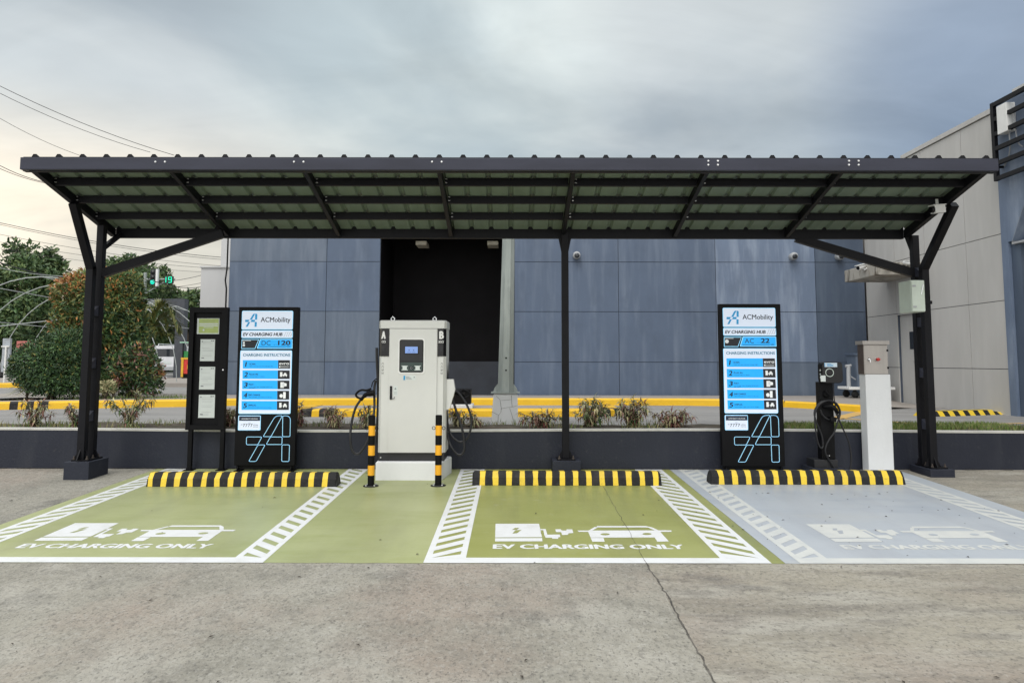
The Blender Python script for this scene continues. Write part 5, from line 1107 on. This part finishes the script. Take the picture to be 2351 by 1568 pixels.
YC_ = YB1 + .5
bush('croton_bush', 'mixed green and rust leaved bush right of the canopy column', 'bush', (P(310, 905, YC_).x, YC_, zg), [(pb(300, 850, YC_), (.52, .5, .42)), (pb(340, 855, YC_), (.33, .4, .42)), (pb(320, 815, YC_), (.36, .4, .3)), (pb(265, 840, YC_), (.4, .4, .4)), (pb(345, 885, YC_), (.3, .3, .22)), (pb(290, 885, YC_), (.5, .3, .2))], 5200, .11, .04, pick_c, 8)
bush('cream_bush', 'small cream leaved shrub at the foot of the canopy column', 'bush', (P(247, 905, 15.5).x, 15.5, zg), [(pb(247, 890, 15.5), (.17, .15, .13))], 500, .09, .035, lambda p, d, r_: r_.choices((5, 6, 1), (.7, .2, .1))[0], 9, stems=3)
bush('low_fern', 'small bright green fern mound beside the cream leaved shrub', 'bush', (P(240, 905, 15.9).x, 15.9, zg), [(pb(243, 868, 15.9), (.24, .2, .14))], 900, .07, .02, lambda p, d, r_: r_.choices((1, 2), (.8, .2))[0], 10, stems=3)
# spiky grass tuft by the round bush, small palms
r_ = random.Random(12)
def tuft(name, label, base_, n, ln, wd, cols, seed):
    r_ = random.Random(seed); t = thing(name, label, 'plant', base_); mb = MB(t); b = Vector(base_)
    for i in range(n):
        a = r_.uniform(0, 6.28); d = Vector((math.cos(a), math.sin(a), r_.uniform(.15, 1.1))).normalized(); leaf(mb, b + rdir(r_) * .05 + Vector((0, 0, r_.uniform(.03, .55))), d, Vector((0, 0, 1)), ln * r_.uniform(.6, 1.1), wd, r_.choice(cols), .15, .5)
    mb.build('leaves', LG, t, fix=False); mb = MB(t); mb.tube([b, b + Vector((0, 0, .5))], [.03, .015], 6); mb.build('stem', bark, t); return t
tuft('spiky_plant', 'yellow green spiky plant left of the round green bush', (P(62, 905, 15.9).x, 15.9, zg), 90, .5, .03, (5, 2, 6), 13)
def palm(label, base_, fr, seed, ht):
    r_ = random.Random(seed); t = thing('palm', label, 'palm', base_); b = Vector(base_)
    mb = MB(t); mb.tube([b, b + Vector((.05, 0, ht))], [.09, .06], 8); mb.build('trunk', bark, t)
    for dx, dy, dz, L_ in fr:
        mb = MB(t); p0 = b + Vector((.05, 0, ht)); c_ = [p0, p0 + Vector((dx * .4, dy * .4, dz)), p0 + Vector((dx * .8, dy * .8, dz * 1.05)), p0 + Vector((dx * 1.15, dy * 1.15, dz * .55))]
        C_ = catmull(c_, 8); mb.tube(C_, [.016 - .012 * i / len(C_) for i in range(len(C_))], 5, 1)
        for i in range(3, len(C_)):
            d = (C_[i] - C_[i - 1]).normalized(); sd2 = d.cross(Vector((0, 0, 1))).normalized()
            for s_ in (-1, 1):
                for q_ in range(3):
                    leaf(mb, C_[i] + (C_[i] - C_[i - 1]) * q_ / 3, (sd2 * s_ * .55 + d * .7 + Vector((0, 0, .75 - .9 * r_.random()))), Vector((0, 0, 1)), L_ * (1.05 - .5 * i / len(C_)) * r_.uniform(.8, 1.1), .035, r_.choice((1, 2, 2, 2)), .1, .35)
        mb.build('frond', LG, t, fix=False)
    return t
YP = 18.5; pbse = P(335, 800, YP)
palm('small palm arching out right of the big orange bush', (pbse.x, YP, ZR), [(.66, -.1, .72, .42), (.5, .3, .5, .40), (.62, -.25, .12, .42), (.4, -.4, .3, .4), (-.5, .3, .7, .4), (-.2, -.5, .5, .4), (.2, .5, .8, .4)], 21, 1.45)
# row of small plants along the strip
def sprig(label, u, vt, seed, spread, n, cols, wts, vb=984, Y=9.80, group='small plants on the planting strip'):
    spread *= 1.3; r_ = random.Random(seed); b = P(u, vb, Y); b.z = ZR + .05; ht = P(u, vt, Y).z - b.z; t = thing('small_shrub', label, 'shrub', b, group); sm = MB(t); lf = MB(t)
    for i in range(n):
        a = r_.uniform(0, 6.28); k_ = r_.random() ** .7; h_ = ht * r_.uniform(.45, .95) * (1 - .25 * k_); e = b + Vector((math.cos(a) * spread * k_, math.sin(a) * spread * .8 * k_, h_))
        c_ = catmull([b + Vector((math.cos(a) * .03, math.sin(a) * .03, 0)), b + Vector((math.cos(a) * spread * .3 * k_, math.sin(a) * spread * .3 * k_, h_ * .55)), e], 5); sm.tube(c_, [.0075 - .005 * j / len(c_) for j in range(len(c_))], 5)
        for j in range(2, len(c_)):
            for q_ in range(3 if j < len(c_) - 1 else 8):
                d = (c_[j] - c_[j - 1]).normalized(); dd = (rdir(r_) + d * .5 + Vector((0, 0, -.3))).normalized(); leaf(lf, c_[j] + rdir(r_) * .01, dd, Vector((0, 0, 1)), r_.uniform(.06, .13), r_.uniform(.015, .028), r_.choices(cols, wts)[0], .2, .45)
    lf.build('leaves', LG, t, fix=False); sm.build('stems', bark, t); return t
GRN, RED, MIX = ((6, 5, 8, 1), (.4, .25, .2, .15)), ((8, 4, 5, 6), (.38, .15, .30, .17)), ((6, 8, 5, 4, 1), (.26, .30, .26, .10, .08))
sprig('sparse twiggy plant left of the left canopy column', 78, 900, 31, .17, 9, *MIX, vb=980)
sprig('small plant half hidden behind the left canopy column', 172, 920, 32, .15, 7, *MIX, vb=980)
sprig('open leafy plant between left column and notice board', 296, 893, 33, .27, 13, *GRN, vb=980)
sprig('brown leaved plant between the notice board and tall sign', 527, 925, 34, .14, 12, *RED)
sprig('thin reddish plant just right of the DC sign', 693, 925, 35, .12, 6, *RED)
sprig('reddish plant before the banded island kerb, left of charger', 768, 925, 36, .16, 12, *RED)
sprig('thin plant close beside left side of the charger', 838, 925, 37, .1, 5, *MIX)
sprig('thin plant behind the right charger cables', 1052, 925, 38, .16, 8, *MIX)
sprig('low sparse reddish plant between charger cables and lamp post', 1092, 955, 39, .14, 6, *RED)
sprig('low spreading plant between lamp post and thin centre post', 1246, 936, 40, .22, 13, *MIX, vb=986)
sprig('tall bushy plant just right of the thin centre post', 1352, 906, 41, .24, 24, *GRN, vb=987)
sprig('tall bushy plant second from the thin centre post', 1452, 910, 42, .25, 24, *MIX, vb=987)
sprig('rounded pinkish plant third from the thin centre post', 1544, 934, 43, .2, 18, *RED, vb=988)

# ================================================================== far left background
def tree(label, u, base_Y, blobs_px, n, ln, seed, cols=(9, 10, 1, 0), wts=(.45, .25, .15, .15), name='tree'):
    bp = P(u, 800, base_Y); bp.z = ZR; s_ = base_Y / FPX; r_ = random.Random(seed); t = thing(name, label, 'tree', bp, 'trees in the left distance')
    bl_ = [(tuple(P(a, b, base_Y + r_.uniform(-2, 2))), (rx * s_, rx * s_ * .8, rz_ * s_)) for a, b, rx, rz_ in blobs_px]
    sub = []
    for c_, rr in bl_:   # break each mass into clumps
        for i in range(9): d = rdir(r_); sub.append((Vector(c_) + Vector((d.x * rr[0], d.y * rr[1], d.z * rr[2])) * r_.uniform(.45, .85), tuple(x * r_.uniform(.26, .5) for x in rr)))
    mb = MB(t)
    for p, d in blob_points(r_, sub, n, .4):
        leaf(mb, p, (d + rdir(r_)).normalized(), d, ln * r_.uniform(.6, 1.3), ln * .5, r_.choices(cols, wts)[0])
    mb.build('crown', LG, t, fix=False)
    mb = MB(t); top_ = Vector(bl_[0][0]); mb.tube(catmull([bp, bp + (top_ - bp) * .5 + Vector((.2, 0, 0)), top_], 4), [.35, .34, .32, .3, .27, .24, .2, .16, .1], 8)
    for c_, rr in bl_[1:]: st_ = bp + (top_ - bp) * .45; mb.tube(catmull([st_, (st_ + Vector(c_)) / 2 + Vector((0, 0, .3)), Vector(c_)], 3), [.16, .15, .13, .12, .1, .08, .05], 6)
    mb.build('trunk', bark, t); return t
tree('large dark rounded tree at the far left edge of the photo', 60, 48, [(40, 655, 85, 90), (95, 640, 55, 75), (0, 690, 70, 95), (110, 710, 60, 70), (60, 740, 90, 70), (-50, 640, 60, 80), (45, 580, 45, 35)], 17000, .36, 51)
tree('rounded tree standing behind the traffic light', 320, 55, [(300, 655, 75, 60), (345, 640, 50, 40), (380, 690, 60, 45), (290, 620, 45, 40), (330, 700, 90, 60)], 14000, .40, 52)
tree('low dark tree behind the grey portal frame', 425, 60, [(420, 715, 50, 60), (440, 770, 45, 60), (375, 760, 70, 60), (430, 680, 30, 22)], 9000, .42, 53)
tree('dark spreading tree behind the white hoops', 150, 62, [(130, 770, 110, 55), (40, 790, 90, 50), (230, 760, 110, 65), (330, 790, 90, 55)], 13000, .45, 54, (0, 1), (.85, .15))
tree('wispy top tree far off between two rounded trees', 210, 75, [(205, 660, 70, 45), (250, 670, 60, 50), (-40, 740, 80, 90)], 8000, .5, 55)
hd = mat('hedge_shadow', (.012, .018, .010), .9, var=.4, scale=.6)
r_ = random.Random(60); hg = thing('hedge', 'dark dense hedge closing the far side of the road', 'hedge', (P(150, 800, 66).x, 66, ZR)); mb = MB(hg)
for i in range(9000):
    x = r_.uniform(P(-200, 800, 66).x, P(470, 800, 66).x); z = ZR + r_.uniform(0, 4.2 + 1.2 * noise.noise((x * .3, 0, 0))); d = rdir(r_); leaf(mb, Vector((x, 66 + r_.uniform(-1, 1), z)), d, Vector((0, -1, 0)), .7, .4, r_.choices((0, 1), (.85, .15))[0])
mb.build('foliage', LG, hg, fix=False); mb = MB(hg); mb.box(P(-200, 800, 66).x, P(470, 800, 66).x, 66.5, 67.5, ZR, ZR + 3.4); mb.build('shade_core', hd, hg)  # solid dark box behind the leaves stands in for the hedge's inner shade

# white hoop tunnel
tw = mat('white_tube', (.36, .38, .37), .5, var=.08)
hb = thing('hoop_tunnel', 'white tubular hoop tunnel frame behind the big bushes', 'trellis', (P(205, 860, 30).x, 30, ZR))
hoops = []
for i, Y in enumerate((24, 26, 28, 30, 32.5, 35)):
    c_ = P(205, 800, 28).x * (.93 + .012 * i) + i * -.12 - .5; rx, hh = 3.35, 3.55
    pts_ = [(c_ - rx * math.cos(R(a)), Y, ZR + .1 + hh * math.sin(R(a)) ** .9) for a in range(0, 181, 9)]; hoops.append(pts_)
    mb = MB(hb); mb.tube(pts_, .017, 6); mb.build('hoop', tw, hb)
for j in (4, 7, 10, 13, 16):
    mb = MB(hb); mb.tube([h_[j] for h_ in hoops], .015, 6); mb.build('tie_bar', tw, hb)
mb = MB(hb); mb.tube([hoops[0][3], hoops[-1][12]], .022, 6); mb.tube([hoops[0][12], hoops[-1][6]], .022, 6); mb.build('cross_brace', tw, hb)
# grey portal frame
YPf = 37; gp = mat('portal_grey', (.045, .05, .06), .55, var=.15)
a, b = P(397, 870, YPf), P(417, 870, YPf); pz = P(400, 686, YPf).z
pf = thing('portal_frame', 'dark grey steel portal frame beyond the palm', 'frame', ((a.x + b.x) / 2, YPf, ZR))
mb = MB(pf); mb.box(a.x, b.x, YPf, YPf + .45, ZR, pz); mb.build('column', gp, pf)
mb = MB(pf); mb.box(P(290, 690, YPf).x, a.x, YPf + .01, YPf + .44, P(330, 703, YPf).z, pz - .002); mb.build('lintel', gp, pf)
mb = MB(pf); mb.box(a.x - .2, b.x + .2, YPf - .2, YPf + .65, ZR, ZR + .14); mb.build('base_plate', gp, pf)
# van
YV = 46; va = P(383, 850, YV)
vn = thing('parked_van', 'white van seen from behind, left of the grey portal frame', 'van', (va.x, YV, ZR)); wv = 1.0
mb = MB(vn); prf = [(-.92, .35), (.92, .35), (.96, .9), (.94, 1.15), (.82, 1.75), (.7, 1.88), (-.7, 1.88), (-.82, 1.75), (-.94, 1.15), (-.96, .9)]
mb.plate([(va.x + x, ZR + z) for x, z in prf], YV, YV + 4.2); mb.build('body', mat('van_white', (.66, .66, .68), .25, var=.03, coat=.5), vn)
mb = MB(vn); mb.plate([(va.x + x, ZR + z) for x, z in ((-.82, 1.2), (.82, 1.2), (.72, 1.68), (-.72, 1.68))], YV - .012, YV - .002); mb.build('rear_window', glass_dark, vn)
mb = MB(vn); mb.box(va.x - .9, va.x + .9, YV - .09, YV - .003, ZR + .36, ZR + .58, 0, .02); mb.build('bumper', grey_pl, vn)
mb = MB(vn); mb.box(va.x - .24, va.x + .24, YV - .02, YV - .003, ZR + .75, ZR + .9); mb.build('number_plate', paper_w, vn)
for s_ in (-1, 1):
    mb = MB(vn); mb.box(va.x + s_ * .84 - .07, va.x + s_ * .84 + .07, YV - .02, YV - .003, ZR + .72, ZR + 1.12); mb.build('tail_light', red_pl, vn)
    for dy in (.7, 3.4):
        mb = MB(vn); mb.lathe((va.x + s_ * .80, YV + dy, ZR + .33), [(.2, -.1), (.32, -.09), (.32, .09), (.2, .1)], 18, 0, 'x'); mb.build('wheel', rubber, vn)
mb = MB(vn); mb.tube([(va.x - .72, YV + .3, ZR + 1.9), (va.x - .72, YV + .3, ZR + 1.98), (va.x - .72, YV + 3.4, ZR + 1.98)], .025, 6); mb.tube([(va.x + .72, YV + .3, ZR + 1.9), (va.x + .72, YV + .3, ZR + 1.98), (va.x + .72, YV + 3.4, ZR + 1.98)], .025, 6); mb.build('roof_rail', chrome, vn)
# food kiosk in red, yellow and green
YK = 34; kx = P(430, 850, YK).x; ks = thing('food_kiosk', 'red, yellow and green kiosk between grey frame and notice board', 'kiosk', (kx, YK, ZR))
mb = MB(ks); mb.box(kx - .3, kx + .9, YK, YK + .8, ZR + .35, ZR + 1.05); mb.build('counter', red_pl, ks)
mb = MB(ks)
for x in (kx - .28, kx + .06, kx + .4, kx + .85): mb.box(x, x + .1, YK - .03, YK - .003, ZR + .2, ZR + 1.05)
mb.box(kx - .3, kx + .9, YK - .035, YK - .004, ZR + 1.0, ZR + 1.08); mb.box(kx + .0, kx + .3, YK - .036, YK - .004, ZR + .55, ZR + .75); mb.build('trim', mat('kiosk_yellow', (.65, .38, .02), .4), ks)
mb = MB(ks); mb.box(kx - .25, kx + .85, YK + .1, YK + .7, ZR + 1.085, ZR + 1.38); mb.build('display', mat('kiosk_green', (.02, .22, .05), .4), ks)
mb = MB(ks); mb.box(kx - .35, kx + .95, YK - .1, YK + .9, ZR + 1.75, ZR + 1.80); mb.build('awning', mat('kiosk_mint', (.35, .6, .45), .5), ks)
mb = MB(ks)
for x in (kx - .26, kx + .86): mb.box(x - .02, x + .02, YK + .05, YK + .09, ZR + 1.08, ZR + 1.75)
mb.build('upright', steel_dark, ks)
for x in (kx - .15, kx + .7): mb = MB(ks); mb.lathe((x, YK + .2, ZR + .17), [(.1, -.03), (.17, -.03), (.17, .03), (.1, .03)], 16, 0, 'y'); mb.build('wheel', rubber, ks)
mb = MB(ks); mb.box(kx - .28, kx + .88, YK + .05, YK + .75, ZR + .28, ZR + .349); mb.build('chassis', steel_dark, ks)
# traffic light with countdown
YT = 44; tl = thing('traffic_light', 'traffic light showing green beside a digital countdown, far left', 'traffic light', (P(318, 860, YT).x, YT, ZR))
a, b = P(343.5, 655, YT), P(357.5, 619, YT); mb = MB(tl); mb.box(a.x, b.x, YT, YT + .25, a.z, b.z, 0, .03); hs = mb.build('housing', dark_grey, tl)
mb = MB(tl); mb.box(b.x, b.x + .12, YT + .02, YT + .2, a.z - .05, b.z + .05); mb.build('backboard', white_pl, tl)
for i, (f, m_) in enumerate(((.82, black_gloss), (.5, black_gloss), (.2, mat('green_lamp', (.0, .35, .25), .3, emit=.8, ecol=(.0, .9, .6))))):
    z = a.z + (b.z - a.z) * f; mb = MB(tl); mb.lathe(((a.x + b.x) / 2, YT - .01, z), [(.02, -.05), (.12, -.02), (.135, 0)], 16, 0, 'y'); mb.build('lamp', m_, hs)
a2, b2 = P(377, 651, YT), P(397, 634, YT); mb = MB(tl); mb.box(a2.x, b2.x, YT, YT + .15, a2.z, b2.z, 0, .02); cd = mb.build('countdown_panel', dark_grey, tl)
mb = MB(tl); wq, hq = b2.x - a2.x, b2.z - a2.z
def seg(cx, on):
    s_ = wq * (.17 if cx > .5 else .1); h_ = hq * .36; x = a2.x + wq * cx; z = (a2.z + b2.z) / 2; q_ = .035
    S_ = {'t': ((x - s_, z + h_), (x + s_, z + h_)), 'm': ((x - s_, z), (x + s_, z)), 'b': ((x - s_, z - h_), (x + s_, z - h_)), 'tl': ((x - s_, z), (x - s_, z + h_)), 'tr': ((x + s_, z), (x + s_, z + h_)), 'bl': ((x - s_, z - h_), (x - s_, z)), 'br': ((x + s_, z - h_), (x + s_, z))}
    for k_ in on: (p_, r2), (p2, r3) = S_[k_]; mb.bar((p_, YT - .012, r2), (p2, YT - .012, r3), q_, q_)
seg(.10, ('tr', 'br')); seg(.68, ('t', 'm', 'b', 'tl', 'tr', 'br')); mb.build('digits', mat('green_digits', (.0, .4, .25), .3, emit=.9, ecol=(.0, .95, .5)), cd)
mb = MB(tl); x = P(318, 860, YT).x; zt = P(318, 640, YT).z; mb.tube([(x, YT + .3, ZR), (x, YT + .3, zt + .4)], .09, 10); mb.build('pole', galv, tl)
mb = MB(tl); mb.tube([(x, YT + .3, zt), (b2.x, YT + .3, zt)], .05, 8); mb.tube([(x, YT + .3, zt - .9), (P(375, 658, YT).x, YT + .3, zt - .1)], .03, 6); mb.build('mast_arm', galv, tl)
# grey notice panels and red hoarding at the far left
YS = 27; a, b = P(3, 835, YS), P(24, 777, YS); gs = thing('display_board', 'tall weathered grey panel at the left edge beyond the road', 'panel', ((a.x + b.x) / 2, YS, ZR))
mb = MB(gs); mb.box(a.x, b.x, YS, YS + .1, a.z - .3, b.z, 0, .01); mb.build('board', layered('weathered_grey', (.36, .39, .42), [((.2, .2, .2), 5, (1, 1, 1), .5, .7, .7)]), gs)
mb = MB(gs); mb.box((a.x + b.x) / 2 - .16, b.x - .02, YS - .06, YS - .02, ZR + .2, ZR + 1.35) if False else mb.box(a.x + .14, a.x + .19, YS - .06, YS - .01, ZR, P(12, 797, YS).z); mb.box(a.x + .0, b.x, YS - .06, YS - .01, P(12, 797, YS).z + .002, P(12, 797, YS).z + .05); mb.build('stand', white_pl, gs)
a, b = P(36, 822, 31), P(66, 783, 31); rh = thing('red_hoarding', 'faded red board behind the round green bush', 'board', ((a.x + b.x) / 2, 31, ZR))
mb = MB(rh); mb.box(a.x, b.x + .3, 31, 31.08, a.z, b.z, 0, .01); mb.build('board', mat('faded_red', (.42, .13, .11), .6), rh); mb = MB(rh)
for x in (a.x + .1, b.x + .2): mb.box(x - .03, x + .03, 31.082, 31.14, ZR, a.z + .3)
mb.build('leg', galv, rh)
mc = thing('parked_motorcycle', 'white and dark motorcycle partly behind the round bush', 'motorcycle', (P(22, 860, 38).x, 38, ZR)); mx = P(24, 860, 38).x
for dx in (-.6, .65): mb = MB(mc); mb.lathe((mx + dx, 38, ZR + .3), [(.2, -.05), (.3, -.05), (.3, .05), (.2, .05)], 18, 0, 'y'); mb.build('wheel', rubber, mc)
mb = MB(mc); mb.tube([(mx - .6, 38, ZR + .3), (mx - .35, 38, ZR + .75), (mx - .42, 38, ZR + 1.05)], .05, 8); mb.tube([(mx - .4, 38, ZR + .6), (mx, 38, ZR + .45), (mx + .65, 38, ZR + .32)], .09, 8); mb.tube([(mx - .42, 37.7, ZR + 1.05), (mx - .42, 38.3, ZR + 1.05)], .02, 6); mb.build('frame', dark_grey, mc)
mb = MB(mc); mb.tube(catmull([(mx - .35, 38, ZR + .95), (mx - .1, 38, ZR + .7), (mx + .3, 38, ZR + .72), (mx + .8, 38, ZR + .85)], 4), [.1, .14, .15, .15, .14, .13, .13, .13, .14, .13, .12, .1, .05], 10); mb.build('fairing', white_pl, mc)
mb = MB(mc); mb.tube([(mx + .0, 38, ZR + .84), (mx + .35, 38, ZR + .87), (mx + .7, 38, ZR + .95)], [.08, .11, .06], 8); mb.build('seat', black_matt, mc)

# overhead wires
wm = mat('wire_black', (.02, .02, .022), .6)
wires = [((-60, 168), (400, 357), 30, .013, 0), ((-60, 184), (345, 350), 30, .011, 0), ((-60, 236), (230, 372), 30, .009, 0), ((-80, 330), (110, 420), 30, .014, 0), ((-80, 345), (130, 425), 30, .012, 0),
         ((-60, 498), (520, 592), 34, .015, 1), ((-60, 502), (520, 597), 34, .011, 1), ((-60, 526), (520, 612), 40, .011, 1), ((-60, 545), (520, 618), 40, .011, 1), ((-60, 560), (520, 628), 40, .009, 1),
         ((-60, 580), (180, 640), 36, .03, 2), ((-60, 600), (200, 634), 36, .016, 2), ((280, 645), (470, 630), 42, .016, 3), ((270, 655), (470, 648), 42, .014, 3), ((300, 690), (470, 668), 42, .016, 3), ((340, 640), (470, 658), 42, .022, 3)]
wl_ = ['thin black overhead wire crossing the sky above the canopy left end', 'thin black overhead wire sloping behind the left canopy braces', 'thick cable sagging before the large dark tree', 'overhead wire around the traffic light countdown']
wg = ['wires above the canopy end', 'wires behind the canopy braces', 'cables before the dark tree', 'wires around the traffic light']
for (u, v), (u2, v2), Y, r, k_ in wires:
    a, b = P(u, v, Y), P(u2, v2, Y + 4); t = thing('power_line', wl_[k_], 'wire', a, wg[k_]); c_ = [a + (b - a) * i / 10 - Vector((0, 0, .25 * (1 - ((i - 5) / 5) ** 2))) for i in range(11)]
    mb = MB(t); mb.tube(c_, r, 6); mb.build('strand', wm if k_ != 2 or r > .02 else tw, t)
